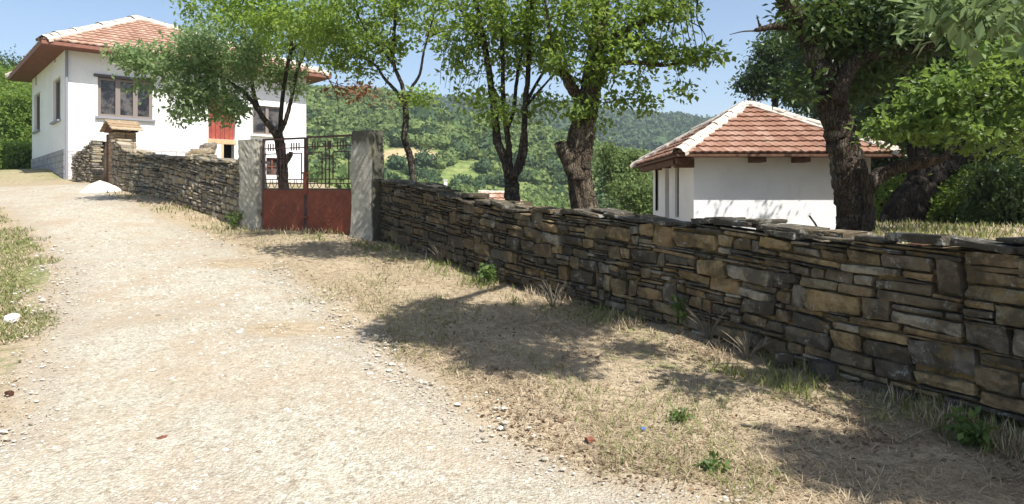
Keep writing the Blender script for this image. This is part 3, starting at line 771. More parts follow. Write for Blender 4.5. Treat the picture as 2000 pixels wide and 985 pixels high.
for s_ in (0.0, gl):
    for zz in (.35, 1.4): hb = MB(); hb.bar(gp(s_ - .03, zb + zz), gp(s_ + .03, zb + zz), .03, .06); hb.build('hinge', M['gatebar'], gate)

# gate pier with little tiled roof, far left
pr = empty('gate_pier', (-11.8, 20.6, 1.9)); tag(pr, 'square stone pier with small gabled roof and brown board door beside the rubble wall', 'gate pier')
pc = np.array([P(225, 0, 20.3)[0], 20.3]); ud = np.array([-.70, .714]); nd = np.array([.714, .70])
mb = MB()
zt = EYE + (HY - 258) / F * 20.4
for a0, a1_, at_ in ((0, 0.62, None),):
    faces = [(pc, ud, 0.62), (pc, nd, 0.55), (pc + ud * .62, nd, .55)]
    z = 1.75
    rowh = 0.11; k = 0
    while z < zt - 0.02:
        h_ = random.uniform(.08, .14); h_ = min(h_, zt - z)
        x = 0.0
        while x < 0.6:
            l_ = random.uniform(.14, .3); l_ = min(l_, 0.62 - x)
            for q_ in (0, 1):
                c2 = pc + ud * (x + l_ / 2) + nd * (0.13 if q_ == 0 else .42)
                sl_ = stone_local(l_ / 2 - .004, .14, h_ / 2 - .004, .12, .12)
                V = np.c_[c2[0] + ud[0] * sl_[:, 0] + nd[0] * sl_[:, 1], c2[1] + ud[1] * sl_[:, 0] + nd[1] * sl_[:, 1], z + h_ / 2 + sl_[:, 2]]
                mb.addnp(V, ST_F)
            x += l_
        z += h_
mb.build('pier_masonry', M['brickstone'], pr)
rf = MB()
cen = pc + ud * .38 + nd * .27
for sgn in (-1, 1):
    for r_ in range(3):
        u0 = 0.06 + r_ * .17; z_ = zt + .30 - r_ * .085
        a_ = cen + ud * sgn * (u0 - .06); b_ = cen + ud * sgn * (u0 + .2)
        p0 = np.array([*(a_ - nd * .42), z_]); e1 = np.array([*(b_ - a_), -.085]); e2 = np.array([*(nd * .84), 0])
        rf.box(p0, e1, e2, [0, 0, .035])
rf.bar([*(cen - nd * .44), zt + .34], [*(cen + nd * .44), zt + .34], .1, .05)
rf.build('pier_roof', M['brickstone'], pr)
gb = MB(); V0 = np.array([*(cen - nd * .36), 0.0])
tri = [(-.45, zt + .02), (.45, zt + .02), (0, zt + .26)]
for d_ in (0, .7):
    pass
gv = [[*(cen + ud * u - nd * .34), z_] for u, z_ in tri] + [[*(cen + ud * u + nd * .34), z_] for u, z_ in tri]
gb.add(gv, [(0, 1, 2), (5, 4, 3), (0, 3, 4, 1)]); gb.build('gable', M['brownwood'], pr)
db = MB(); dd0 = pc + ud * .66
for k in range(4):
    a_ = dd0 + ud * (.10 * k) + nd * .05
    db.box([*a_, 1.95], [*(ud * .09), 0], [*(nd * .05), 0], [0, 0, zt - 1.99 + .03 * (k % 2)])
db.box([*(dd0 + nd * .11), 2.2], [*(ud * .4), 0], [*(nd * .03), 0], [0, 0, .1]); db.box([*(dd0 + nd * .11), 3.1], [*(ud * .4), 0], [*(nd * .03), 0], [0, 0, .1])
db.build('door', M['brownwood'], pr)

# ------------------------------------------------------------------ houses
def tile_plane(mb, p0, pu, pv, width_fn, Lv, tw=0.22, tl=0.33, amp=0.022, nx=6):
    """tiles on a plane: p0 eave origin, pu unit along the eave, pv unit up the slope, width_fn(v)->(u0,u1)"""
    p0, pu, pv = map(lambda a: np.asarray(a, float), (p0, pu, pv))
    nrm = np.cross(pu, pv); nrm /= np.linalg.norm(nrm)
    if nrm[2] < 0: nrm = -nrm
    rows = int(math.ceil(Lv / tl))
    for r in range(rows):
        v0 = r * tl; v1 = min(Lv, v0 + tl * 1.12)
        u0, u1 = width_fn(v0); u0b, u1b = width_fn(min(v1, Lv))
        if u1 - u0 < 0.03: continue
        k0 = math.floor(u0 / tw); k1 = math.ceil(u1 / tw)
        for k in range(k0, k1):
            xs = np.linspace(k * tw, (k + 1) * tw, nx)
            if xs[-1] <= u0 or xs[0] >= u1: continue
            jt = rng.uniform(-.012, .012); jz = rng.uniform(-.004, .006)
            prof = amp * (np.cos((xs / tw) * 2 * np.pi) * .5 + .5) ** 0.8
            lo = np.clip(xs, u0, u1); hi = np.clip(xs, u0b, u1b)
            A_ = p0 + pu * lo[:, None] + pv * (v0 + jt) + nrm * (prof + .05 + jz)[:, None]
            B_ = p0 + pu * hi[:, None] + pv * v1 + nrm * (prof + .004)[:, None]
            D_ = A_ - nrm * .042
            V = np.concatenate([D_, A_, B_]); i = np.arange(nx - 1)
            Fq = np.concatenate([np.stack([i, i + 1, i + nx + 1, i + nx], -1), np.stack([i + nx, i + nx + 1, i + 2 * nx + 1, i + 2 * nx], -1)])
            mb.addnp(V, Fq)

def ridge(mb, a, b, r=0.12, step=0.34, jag=0.02):
    a = np.asarray(a, float); b = np.asarray(b, float); L_ = np.linalg.norm(b - a); n = max(2, int(L_ / step)); d = (b - a) / L_
    sx = np.cross(d, (0, 0, 1)); sx /= np.linalg.norm(sx); up = np.cross(sx, d)
    for k in range(n):
        s0_ = L_ * k / n; s1_ = L_ * (k + 1) / n + .04
        jo = rng.uniform(-jag, jag)
        ang = np.linspace(-.15, np.pi + .15, 9)
        rings = []
        for (ss_, rr_) in ((s0_, r * 1.08), (s1_, r * .92)):
            rings.append(a + d * ss_ + (np.cos(ang) * rr_ * 1.15)[:, None] * sx + (np.sin(ang) * rr_ * .75 + jo)[:, None] * up)
        V = np.concatenate(rings); i = np.arange(8)
        mb.addnp(V, np.stack([i, i + 1, i + 10, i + 9], -1))
    # mortar bed
    w_ = r * 1.75
    q = np.linspace(0, L_, max(4, int(L_ / .12)))
    le = a + d * q[:, None] + sx * (w_ * (1 + rng.uniform(-.22, .22, len(q))))[:, None]; ri = a + d * q[:, None] - sx * (w_ * (1 + rng.uniform(-.22, .22, len(q))))[:, None]
    for E, sg in ((le, 1), (ri, -1)):
        top_ = a + d * q[:, None] + up * (r * .75); E2 = E - up * .03
        E3 = E - up * .12
        m_ = len(q); V = np.concatenate([top_, E2, E3]); i = np.arange(m_ - 1)
        mb.addnp(V, np.concatenate([np.stack([i, i + 1, i + m_ + 1, i + m_], -1), np.stack([i + m_, i + m_ + 1, i + 2 * m_ + 1, i + 2 * m_], -1)]))

def hip_roof(parent, c0, u, v, Lu, Lv, over, z_eave, rise, tile, tw, tl, ridge_half=0.0, rr=.12, soff=True, fascia_h=.14, jag=.02, shift=0.0, fasc='fascia'):
    """c0 near corner of the walls, u along the front, v to the back; apex ridge along u with half length ridge_half"""
    u3 = np.array([*u, 0.0]); v3 = np.array([*v, 0.0]); c = np.array([*c0, 0.0])
    o = c - u3 * over - v3 * over; A_, B_ = Lu + 2 * over, Lv + 2 * over
    Z = np.array([0, 0, 1.0])
    e = [o, o + u3 * A_, o + u3 * A_ + v3 * B_, o + v3 * B_]
    e = [p + Z * z_eave for p in e]
    mid = o + u3 * (A_ / 2 + shift) + v3 * B_ / 2 + Z * (z_eave + rise)
    ra, rb = mid - u3 * ridge_half, mid + u3 * ridge_half
    mb = MB()
    def face(p0, p1, q0, q1):
        pu = p1 - p0; W = np.linalg.norm(pu); pu /= W
        m0 = q0 - p0; al = m0 @ pu; h_ = m0 - pu * al; Ls = np.linalg.norm(h_); pv = h_ / Ls
        al1 = (q1 - p0) @ pu
        tile_plane(mb, p0, pu, pv, lambda vv: (al * vv / Ls, W - (W - al1) * vv / Ls), Ls, tw, tl)
    face(e[0], e[1], ra, rb); face(e[1], e[2], rb, rb); face(e[2], e[3], rb, ra); face(e[3], e[0], ra, ra)
    roof = mb.build('roof', tile, parent)
    # boarded deck just under the tiles
    dk = MB(); lo = -Z * .03
    P4 = [p + lo for p in e] + [ra + lo, rb + lo]
    dk.add(P4, [(0, 1, 5, 4), (1, 2, 5), (2, 3, 4, 5), (3, 0, 4)])
    dk.add([p - Z * fascia_h for p in e], [(3, 2, 1, 0)])
    dk.build('soffit', M['soffit'], roof)
    fb = MB()
    for k in range(4):
        a_, b_ = e[k], e[(k + 1) % 4]
        d_ = (b_ - a_) / np.linalg.norm(b_ - a_); n_ = np.cross(d_, Z)
        fb.box(a_ - Z * (fascia_h + .01) - d_ * .012 + n_ * .004, (b_ - a_) + d_ * .024, n_ * .022, Z * fascia_h)
    fb.build('fascia', M[fasc], roof)
    rm = MB()
    lift = Z * .05
    for k, q in ((0, ra), (1, rb), (2, rb), (3, ra)): ridge(rm, e[k] + lift, q + lift, rr, jag=jag)
    if ridge_half > 0.05: ridge(rm, ra + lift, rb + lift, rr, jag=jag)
    rm.build('ridge_mortar', M['mortar'], roof)
    return roof

class Facade:
    """rectangle wall with openings: origin o (2D), direction d (unit), outward normal n"""
    def __init__(s, o, d, n): s.o = np.array(o, float); s.d = np.array(d, float); s.n = np.array(n, float)
    def pt(s, t, z, out_=0.0):
        q = s.o + s.d * t + s.n * out_; return np.array([q[0], q[1], z])
    def t_of(s, px):   # parameter of the vertical line seen at column px
        k = (px - 1000) / F
        return (k * s.o[1] - s.o[0]) / (s.d[0] - k * s.d[1])
    def z_of(s, t, py):
        y = s.o[1] + s.d[1] * t; return EYE + (HY - py) / F * y
    def wall(s, mb, t0, t1, z0, z1, holes, thick=0.35):
        ts = sorted(set([t0, t1] + [h[0] for h in holes] + [h[1] for h in holes])); zs = sorted(set([z0, z1] + [h[2] for h in holes] + [h[3] for h in holes]))
        for a, b in zip(ts[:-1], ts[1:]):
            for c_, d_ in zip(zs[:-1], zs[1:]):
                tm, zm = (a + b) / 2, (c_ + d_) / 2
                if any(h[0] < tm < h[1] and h[2] < zm < h[3] for h in holes): continue
                mb.add([s.pt(a, c_), s.pt(b, c_), s.pt(b, d_), s.pt(a, d_)], [(0, 1, 2, 3)])
                mb.add([s.pt(a, c_, -thick), s.pt(b, c_, -thick), s.pt(b, d_, -thick), s.pt(a, d_, -thick)], [(3, 2, 1, 0)])
        for (a, b, c_, d_) in holes:      # reveals
            for (p, q_) in (((a, c_), (b, c_)), ((b, c_), (b, d_)), ((b, d_), (a, d_)), ((a, d_), (a, c_))):
                mb.add([s.pt(*p), s.pt(*q_), s.pt(*q_, -thick), s.pt(*p, -thick)], [(0, 1, 2, 3)])
    def window(s, parent, t0, t1, z0, z1, mull=(), transom=None, inset=0.12, fw=0.06, name='window', mat='frame', sill=True, hood=False, sillmat='pipe'):
        fr = MB()
        def br(a, b, w_=fw):
            p, q_ = s.pt(*a, -inset), s.pt(*b, -inset); fr.bar(p, q_, w_, w_ * 0.9, (s.n[0], s.n[1], 0) if abs(a[0] - b[0]) < 1e-6 else (0, 0, 1))
        h = fw / 2
        br((t0 + h, z0), (t0 + h, z1)); br((t1 - h, z0), (t1 - h, z1)); br((t0, z0 + h), (t1, z0 + h)); br((t0, z1 - h), (t1, z1 - h))
        for m in mull: br((m, z0), (m, z1), fw * 1.5)
        if transom: br((t0, transom), (t1, transom))
        win = fr.build(name, M[mat], parent)
        g = MB(); g.add([s.pt(t0, z0, -inset - .01), s.pt(t1, z0, -inset - .01), s.pt(t1, z1, -inset - .01), s.pt(t0, z1, -inset - .01)], [(0, 1, 2, 3)])
        g.build('pane', M['glass'], win)
        if sill:
            sb = MB(); p = s.pt(t0 - .08, z0 - .07, -.10); sb.box(p, np.append(s.d * (t1 - t0 + .16), 0), np.append(s.n * .2, 0), [0, 0, .068]); sb.build('sill', M[sillmat], win)
        if hood:
            sb = MB(); p = s.pt(t0 - .12, z1 + .0, -.1); sb.box(p, np.append(s.d * (t1 - t0 + .24), 0), np.append(s.n * .16, 0), [0, 0, .09]); sb.build('lintel', M['frame_dark'], win)
        return win

# --- big white house on the left
HU = np.array([.759, .651]); HV = np.array([-.651, .759])
hc = np.array([-14.65, 23.5])
house = empty('white_house', (hc[0], hc[1], 2.3)); tag(house, 'large white plastered house with hipped red tile roof at the top of the track', 'house')
front = Facade(hc, HU, -HV); side = Facade(hc, HV, -HU)
LU = front.t_of(598); LVs = 7.6
ze = 6.72; zp = EYE + (HY - 291) / F * 23.5      # eave and plinth heights
def fz(px, py): t = front.t_of(px); return t, front.z_of(t, py)
w0, w1 = front.t_of(191), front.t_of(298); wz1 = front.z_of(w0, 150); wz0 = front.z_of(w0, 227)
v0, v1_ = front.t_of(213), front.t_of(233); vz1 = front.z_of(v0, 100); vz0 = front.z_of(v0, 121)
r0, r1 = front.t_of(407), front.t_of(460); rz1 = front.z_of(r0, 178); rz0 = front.z_of(r0, 271)
x0, x1 = front.t_of(493), front.t_of(552); xz1 = front.z_of(x0, 205); xz0 = front.z_of(x0, 262)
b0, b1 = front.t_of(243), front.t_of(268); bz1 = front.z_of(b0, 291); bz0 = front.z_of(b0, 312)
d0, d1 = front.t_of(520), front.t_of(545); dz1 = front.z_of(d0, 308); dz0 = front.z_of(d0, 342)
u0, u1 = front.t_of(437), front.t_of(458); uz1 = front.z_of(u0, 279); uz0 = 2.2
mb = MB()
front.wall(mb, 0, LU, 1.6, ze, [(w0, w1, wz0, wz1), (v0, v1_, vz0, vz1), (r0, r1, rz0, rz1), (x0, x1, xz0, xz1), (b0, b1, bz0, bz1), (d0, d1, dz0, dz1), (u0, u1, uz0, uz1)])
s0_, s1_ = side.t_of(118), side.t_of(104); sz1 = side.z_of(s0_, 148); sz0 = side.z_of(s0_, 233)
s2_, s3_ = side.t_of(78), side.t_of(67); s2z1 = sz1; s2z0 = sz0
q0_, q1_ = side.t_of(109.5), side.t_of(107); 
side.wall(mb, 0, LVs, 1.6, ze, [(s0_, s1_, sz0, sz1), (s2_, s3_, s2z0, s2z1)])
bk = Facade(hc + HV * LVs, HU, HV); bk.wall(mb, 0, LU, 1.6, ze, []); rt = Facade(hc + HU * LU, HV, HU); rt.wall(mb, 0, LVs, 1.6, ze, [])
mb.build('wall', M['plaster'], house)
# inner floor and dark core so openings are not see-through
mb = MB(); ci = hc + HU * .5 + HV * .5
mb.box([*ci, 1.7], [*(HU * (LU - 1)), 0], [*(HV * (LVs - 1)), 0], [0, 0, ze - 1.9]); mb.build('interior', M['void'], house)
tot = w1 - w0
front.window(house, w0, w1, wz0, wz1, (w0 + tot * .36, w0 + tot * .68), None, .1, .10, hood=True)
front.window(house, v0, v1_, vz0, vz1, (), None, .05, .03, name='vent_window', mat='pipe', sill=False)
front.window(house, x0, x1, xz0, xz1, ((x0 + x1) / 2,), None, .12, .08, sillmat='white_paint')
front.window(house, b0, b1, bz0, bz1, (), None, .15, .04, name='cellar_window', mat='frame_dark', sill=False)
front.window(house, d0, d1, dz0, dz1, ((d0 + d1) / 2,), (dz0 + dz1) / 2, .1, .05, name='window', mat='brownwood', sill=False)
side.window(house, s0_, s1_, sz0, sz1, (), None, .12, .08); side.window(house, s2_, s3_, s2z0, s2z1, (), None, .12, .08)
for pxx, pyy in ((108, 112), (71, 158)):
    t_ = side.t_of(pxx); z_ = side.z_of(t_, pyy); vb = MB(); vb.box(side.pt(t_ - .06, z_ - .18, 0.002), np.append(HV * .12, 0), np.append(-HU * .02, 0), [0, 0, .36]); vb.build('air_vent', M['pipe'], house)
# red boards in the recess, pale beam below
rb = MB(); nb_ = 6
for k in range(nb_):
    a = r0 + (r1 - r0) * k / nb_; rb.box(front.pt(a + .006, rz0, -.2 - .01 * (k % 2)), np.append(HU * ((r1 - r0) / nb_ - .012), 0), np.append(HV * .03, 0), [0, 0, rz1 - rz0])
rb.build('red_board_door', M['redwood'], house)
bb = MB(); bb.box(front.pt(r0 - .02, rz0 - .17, .012), np.append(HU * (r1 - r0 + .06), 0), np.append(HV * .3, 0), [0, 0, .165]); bb.build('beam', M['tanbeam'], house)
pb = MB(); pb.box(front.pt(u0 - .09, 2.2, .03), np.append(HU * .08, 0), np.append(HV * .07, 0), [0, 0, rz0 - .175 - 2.2]); pb.build('post', M['tanbeam'], house)
# plinth
def plinth_blocks(fc, t0, t1, z0, z1, bl, bh, skip=()):
    m = MB(); z = z0; r = 0
    while z < z1 - .02:
        h_ = min(bh, z1 - z); t = t0 - (bl / 2 if r % 2 else 0)
        while t < t1:
            a, b = max(t, t0), min(t + bl, t1)
            if b - a > .05 and not any(s_[0] < (a + b) / 2 < s_[1] and z < s_[2] for s_ in skip):
                m.box(fc.pt(a + .006, z + .006, .035 + rng.uniform(-.006, .01)), np.append(fc.d * (b - a - .012), 0), np.append(-fc.n * .08, 0), [0, 0, h_ - .012])
            t += bl
        z += bh; r += 1
    return m
plinth_blocks(side, 0.0, LVs, 1.7, zp, .55, .21).build('plinth', M['plinth'], house)
tp = front.t_of(268); plinth_blocks(front, tp + .02, front.t_of(402), 1.8, front.z_of(tp, 290), .5, .2).build('plinth', M['plinth_pale'], house)
plinth_blocks(front, 0.04, b0 - .03, 1.8, zp - .05, .5, .21).build('plinth', M['plinth_pale'], house)
# rain pipe at the corner
mb = MB(); pp = hc - HV * .07 + HU * .03; mb.tube([[*pp, 2.0], [*pp, ze - .1]], .045, 8); mb.build('rain_pipe', M['pipe'], house)
hip_roof(house, hc, HU, HV, LU, LVs, 0.72, ze - .02, 2.1, M['tile_pale'], .24, .36, .25, .13, jag=.035, shift=-1.0, fascia_h=.11)
# low stone steps in front of the red door
st = MB()
stf = Facade(hc, HU, -HV)
ta, tb = front.t_of(352), front.t_of(408)
for k in range(40):
    t_ = random.uniform(ta, tb); f_ = (t_ - ta) / (tb - ta); zt_ = front.z_of(t_, 312) + f_ * .55
    c_ = front.pt(t_, zt_ - random.random() * .5, random.uniform(.2, .6)); sl_ = stone_local(.2, .14, .11, .35, .3)
    st.addnp(c_ + sl_, ST_F)
st.box(front.pt(ta + .2, 1.8, .6), np.append(HU * (tb - ta - .2), 0), np.append(HV * .5, 0), [0, 0, .75])
sto = st.build('stone_steps', M['rubble']); tag(sto, 'heap of grey stone steps under the red boards of the white house', 'steps')

# --- small white house on the right
sh = empty('small_white_house', (4.31, 17.0, 0.9)); tag(sh, 'small single storey white plastered house with red tiled hip roof behind the stone wall', 'house')
su = np.array([1.0, 0.0]); sv = np.array([0.0, 1.0]); sc0 = np.array([4.31, 17.0]); SL, SD = 4.2, 4.9
ff = Facade(sc0, su, -sv); fs = Facade(sc0, sv, -su)
zse = EYE + (HY - 300) / F * 16.5
mb = MB(); ff.wall(mb, 0, SL, 0.2, zse, [])
ho = []
for (pa, pb_, ya, yb) in ((1326, 1318.5, 322, 425), (1307, 1299, 326, 436), (1286, 1280, 330, 412)):
    ta, tb = fs.t_of(pa), fs.t_of(pb_); ho.append((ta, tb, fs.z_of(ta, yb), fs.z_of(ta, ya)))
ho = [(a, b, max(c_, .95) if i != 1 else .75, min(d_, zse - .12)) for i, (a, b, c_, d_) in enumerate(ho)]
fs.wall(mb, 0, SD, 0.2, zse, ho)
Facade(sc0 + sv * SD, su, sv).wall(mb, 0, SL, .2, zse, []); Facade(sc0 + su * SL, sv, su).wall(mb, 0, SD, .2, zse, [])
mb.build('wall', M['plaster'], sh)
mb = MB(); mb.box([*(sc0 + .45), .3], [SL - .9, 0, 0], [0, SD - .9, 0], [0, 0, zse - .4]); mb.build('interior', M['void'], sh)
fs.window(sh, *ho[0], (), (ho[0][2] + ho[0][3]) / 2 - .1, .08, .05, mat='frame', sill=False)
fs.window(sh, *ho[2], (), None, .08, .05, mat='frame', sill=False)
dm = MB(); a, b, c_, d_ = ho[1]; dm.box(fs.pt(a, c_, -.3), [0, b - a, 0], [-.04, 0, 0], [0, 0, d_ - c_]); dm.build('door', M['brownwood'], sh)
hip_roof(sh, sc0, su, sv, SL, SD, 0.5, zse, 1.5, M['tile'], .19, .335, .12, .105, fascia_h=.06, fasc='beam')
for x_ in (5.6, 6.62, 7.6): bm_ = MB(); bm_.box([x_, 16.56, zse - .19], [.28, 0, 0], [0, .5, 0], [0, 0, .12]); bm_.build('rafter_end', M['beam'], sh)
for y_ in (17.3, 18.3, 19.4, 20.6): bm_ = MB(); bm_.box([3.88, y_, zse - .2], [.5, 0, 0], [0, .12, 0], [0, 0, .12]); bm_.build('rafter_end', M['beam'], sh)
cb = MB(); cb.box([3.86, 16.98, zse - .30], [.46, 0, 0], [0, .16, 0], [0, 0, .2]); cb.box([3.86, 16.7, zse - .22], [.14, 0, 0], [0, 4.9, 0], [0, 0, .13]); cb.build('eaves_beam', M['beam'], sh)
ab = MB(); c_ = P(1612, 442, 15.6)
# leaning stick
stk = MB(); a_ = P(1581, 422, 16.3); b_ = P(1600, 452, 15.9); stk.tube([a_, (a_ + b_) / 2 + [0.01, 0, .01], b_], .022, 6)
o = stk.build('stick', M['bark']); tag(o, 'thin dark stick leaning against the sunlit foot of the small house', 'stick')

# shed roof down behind the wall, post beside it
sd_ = empty('shed', P(980, 410, 27)); tag(sd_, 'low shed with a faded red tiled roof just showing over the stone wall', 'shed')
c0_ = P(912, 0, 26)[:2]; W_ = P(1052, 0, 26)[0] - c0_[0]; zr = EYE + (HY - 375) / F * 27.4; zev = EYE + (HY - 424) / F * 26
mb = MB(); Ls = math.hypot(1.4, zr - zev)
tile_plane(mb, [c0_[0], 26, zev], [1, 0, 0], np.array([0, 1.4, zr - zev]) / Ls, lambda v: (0.25 * v, W_ - .55 * v), Ls, .2, .3)
tile_plane(mb, [c0_[0] + W_, 28.8, zev], [-1, 0, 0], np.array([0, -1.4, zr - zev]) / Ls, lambda v: (0.55 * v, W_ - .25 * v), Ls, .2, .3)
rf_ = mb.build('roof', M['tile_pale'], sd_)
rm_ = MB(); ridge(rm_, [c0_[0] + .35, 27.4, zr + .01], [c0_[0] + W_ - .8, 27.4, zr + .01], .05); rm_.build('ridge_mortar', M['mortar'], rf_)
wb = MB(); g_ = H(c0_[0] + 1, 27) - .3; wb.box([c0_[0] + .3, 26.3, g_], [W_ - .6, 0, 0], [0, 2.2, 0], [0, 0, zev - g_ + .05]); wb.build('wall', M['plaster'], sd_)
mb = MB(); p_ = P(870, 353, 15.5); mb.box([p_[0] - .035, p_[1], .6], [.07, 0, 0], [0, .07, 0], [0, 0, p_[2] - .6]); mb.box([p_[0] - .045, p_[1] - .01, p_[2]], [.09, 0, 0], [0, .09, 0], [0, 0, .02])
o = mb.build('post', M['white_paint']); tag(o, 'thin pale wooden post standing just behind the stone wall', 'post')

# ------------------------------------------------------------------ small things on the ground
def heap(name, mat, c, rx, ry, h, label, cat, seed=1, rough=.08):
    n = 40; q = np.linspace(-1.1, 1.1, n); X, Y = np.meshgrid(q, q)
    R2 = np.hypot(X, Y) + rough * 2 * vnoise(X * 2.2 + seed * 7, Y * 2.2, seed)
    Hh = h * (np.clip(1 - R2, -.25, 1)) ** 1.0 + h * rough * fbm(X * 5, Y * 5, seed, 3)
    x = c[0] + X * rx; y = c[1] + Y * ry; z = height(x.ravel(), y.ravel()).reshape(x.shape) + Hh
    ii = np.arange(n - 1)[:, None] * n + np.arange(n - 1)[None]
    o = mesh_np(name, np.stack([x, y, z], -1).reshape(-1, 3), np.stack([ii, ii + 1, ii + n + 1, ii + n], -1).reshape(-1, 4), mat, None, True)
    return tag(o, label, cat)
heap('sand_heap', M['sand'], P(195, 370, 19.2)[:2], .55, .5, .36, 'small pale heap of sand beside the rubble wall at the bend', 'sand heap', 3)
heap('earth_heap', M['mud'], P(1845, 0, 7.1)[:2], .34, .25, .10, 'dark red brown earth heap lying behind the top of the stone wall', 'earth heap', 5, .15)
def rock(name, mat, px, py, size, label, cat='stone', flat=.6, gp_=None, rnd=.5):
    g = gp_ if gp_ is not None else G(px, py)
    v = stone_local(size, size * .8, size * flat, rnd, .3)
    a = random.uniform(0, 3); c_, s_ = math.cos(a), math.sin(a)
    v = np.c_[v[:, 0] * c_ - v[:, 1] * s_, v[:, 0] * s_ + v[:, 1] * c_, v[:, 2]]
    o = mesh_np(name, v + [g[0], g[1], H(g[0], g[1]) + size * flat * .7 + .02], ST_F, mat, None, False)
    return tag(o, label, cat)
rock('stone', M['whitestone'], 22, 632, .065, 'white limestone lump lying in the green verge at the left edge', rnd=.75)
rock('stone', M['stone_dark'], 715, 730, .018, 'tiny dark pebble alone on the bright track', flat=.5)
rock('brick', M['brick'], 1152, 864, .032, 'flat red brick fragment in the dry grass near the track edge', 'brick fragment', .3, rnd=.3)
rock('brick', M['brick'], 318, 868, .035, 'small red brown stone on the track below its centre', 'brick fragment', .3)
rock('brick', M['brick'], 1008, 556, .07, 'broken reddish stone fallen at the foot of the dark wall', 'brick fragment', .7)
rock('stone', M['stone'], 1530, 715, .10, 'brown fallen stone at the wall foot near the upright dark block', flat=.6)
rock('stone', M['stone_dark'], 1605, 738, .10, 'dark block sticking out at the base of the wall', flat=.8, rnd=.35)
rock('plastic_scrap', M['blue'], 1256, 844, .016, 'small blue plastic scrap in the dry grass', 'plastic scrap', .4)
rock('clod', M['mud'], 18, 780, .03, 'dark clod at the green edge of the track', 'clod', .5)

# ------------------------------------------------------------------ haze over the valley
hz = MB(); hz.box([-2300, -2300, -60], [4600, 0, 0], [0, 4600, 0], [0, 0, 190])
m_, t_h, o_h = nodes_of("valley_haze"); pv_ = t_h.nodes.new("ShaderNodeVolumePrincipled"); pv_.inputs["Density"].default_value = 0.00042
pv_.inputs["Color"].default_value = (0.82, 0.90, 1.0, 1); pv_.inputs["Anisotropy"].default_value = 0.2
t_h.links.new(pv_.outputs[0], o_h.inputs["Volume"])
ho_ = hz.build('haze', m_); tag(ho_, 'thin blue summer haze hanging over the whole valley', 'haze', kind='stuff')

# ------------------------------------------------------------------ vegetation tools
def quads_leaf(c, nrm, axis, ln, wd):
    """arrays -> diamond leaves. c base point"""
    axis = axis / (np.linalg.norm(axis, axis=1, keepdims=True) + 1e-9)
    side_ = np.cross(axis, nrm); side_ /= (np.linalg.norm(side_, axis=1, keepdims=True) + 1e-9)
    up = np.cross(side_, axis)
    m1 = c + axis * (ln * .45)[:, None]
    V = np.stack([c, m1 + side_ * (wd / 2)[:, None] + up * (wd * .12)[:, None], c + axis * ln[:, None], m1 - side_ * (wd / 2)[:, None] + up * (wd * .12)[:, None]], 1)
    return V.reshape(-1, 3)
def leaves_obj(name, centers, n_per, spread, ln, mat, parent=None, droop=.25, flat=.6, aspect=.55, upb=.55):
    c = np.repeat(centers, n_per, axis=0); n = len(c)
    off = rng.normal(0, 1, (n, 3)) * [spread, spread, spread * flat]
    c = c + off
    ax = off / (np.linalg.norm(off, axis=1, keepdims=True) + 1e-6) * .6 + rng.normal(0, .6, (n, 3)); ax[:, 2] -= droop
    nr = rng.normal(0, 1, (n, 3)); nr[:, 2] = np.abs(nr[:, 2]) + upb
    l_ = ln * rng.uniform(.45, 1.4, n)
    V = quads_leaf(c, nr, ax, l_, l_ * aspect * rng.uniform(.8, 1.2, n))
    Fq = np.arange(n * 4).reshape(-1, 4)
    return mesh_np(name, V, Fq, mat, parent)

def cr(pts, k=5):
    pts = np.asarray(pts, float); o_ = []
    for i in range(len(pts) - 1):
        p0 = pts[max(i - 1, 0)]; p1 = pts[i]; p2 = pts[i + 1]; p3 = pts[min(i + 2, len(pts) - 1)]
        for t in np.linspace(0, 1, k, endpoint=False):
            o_.append(0.5 * ((2 * p1) + (-p0 + p2) * t + (2 * p0 - 5 * p1 + 4 * p2 - p3) * t * t + (-p0 + 3 * p1 - 3 * p2 + p3) * t ** 3))
    o_.append(pts[-1]); return np.array(o_)

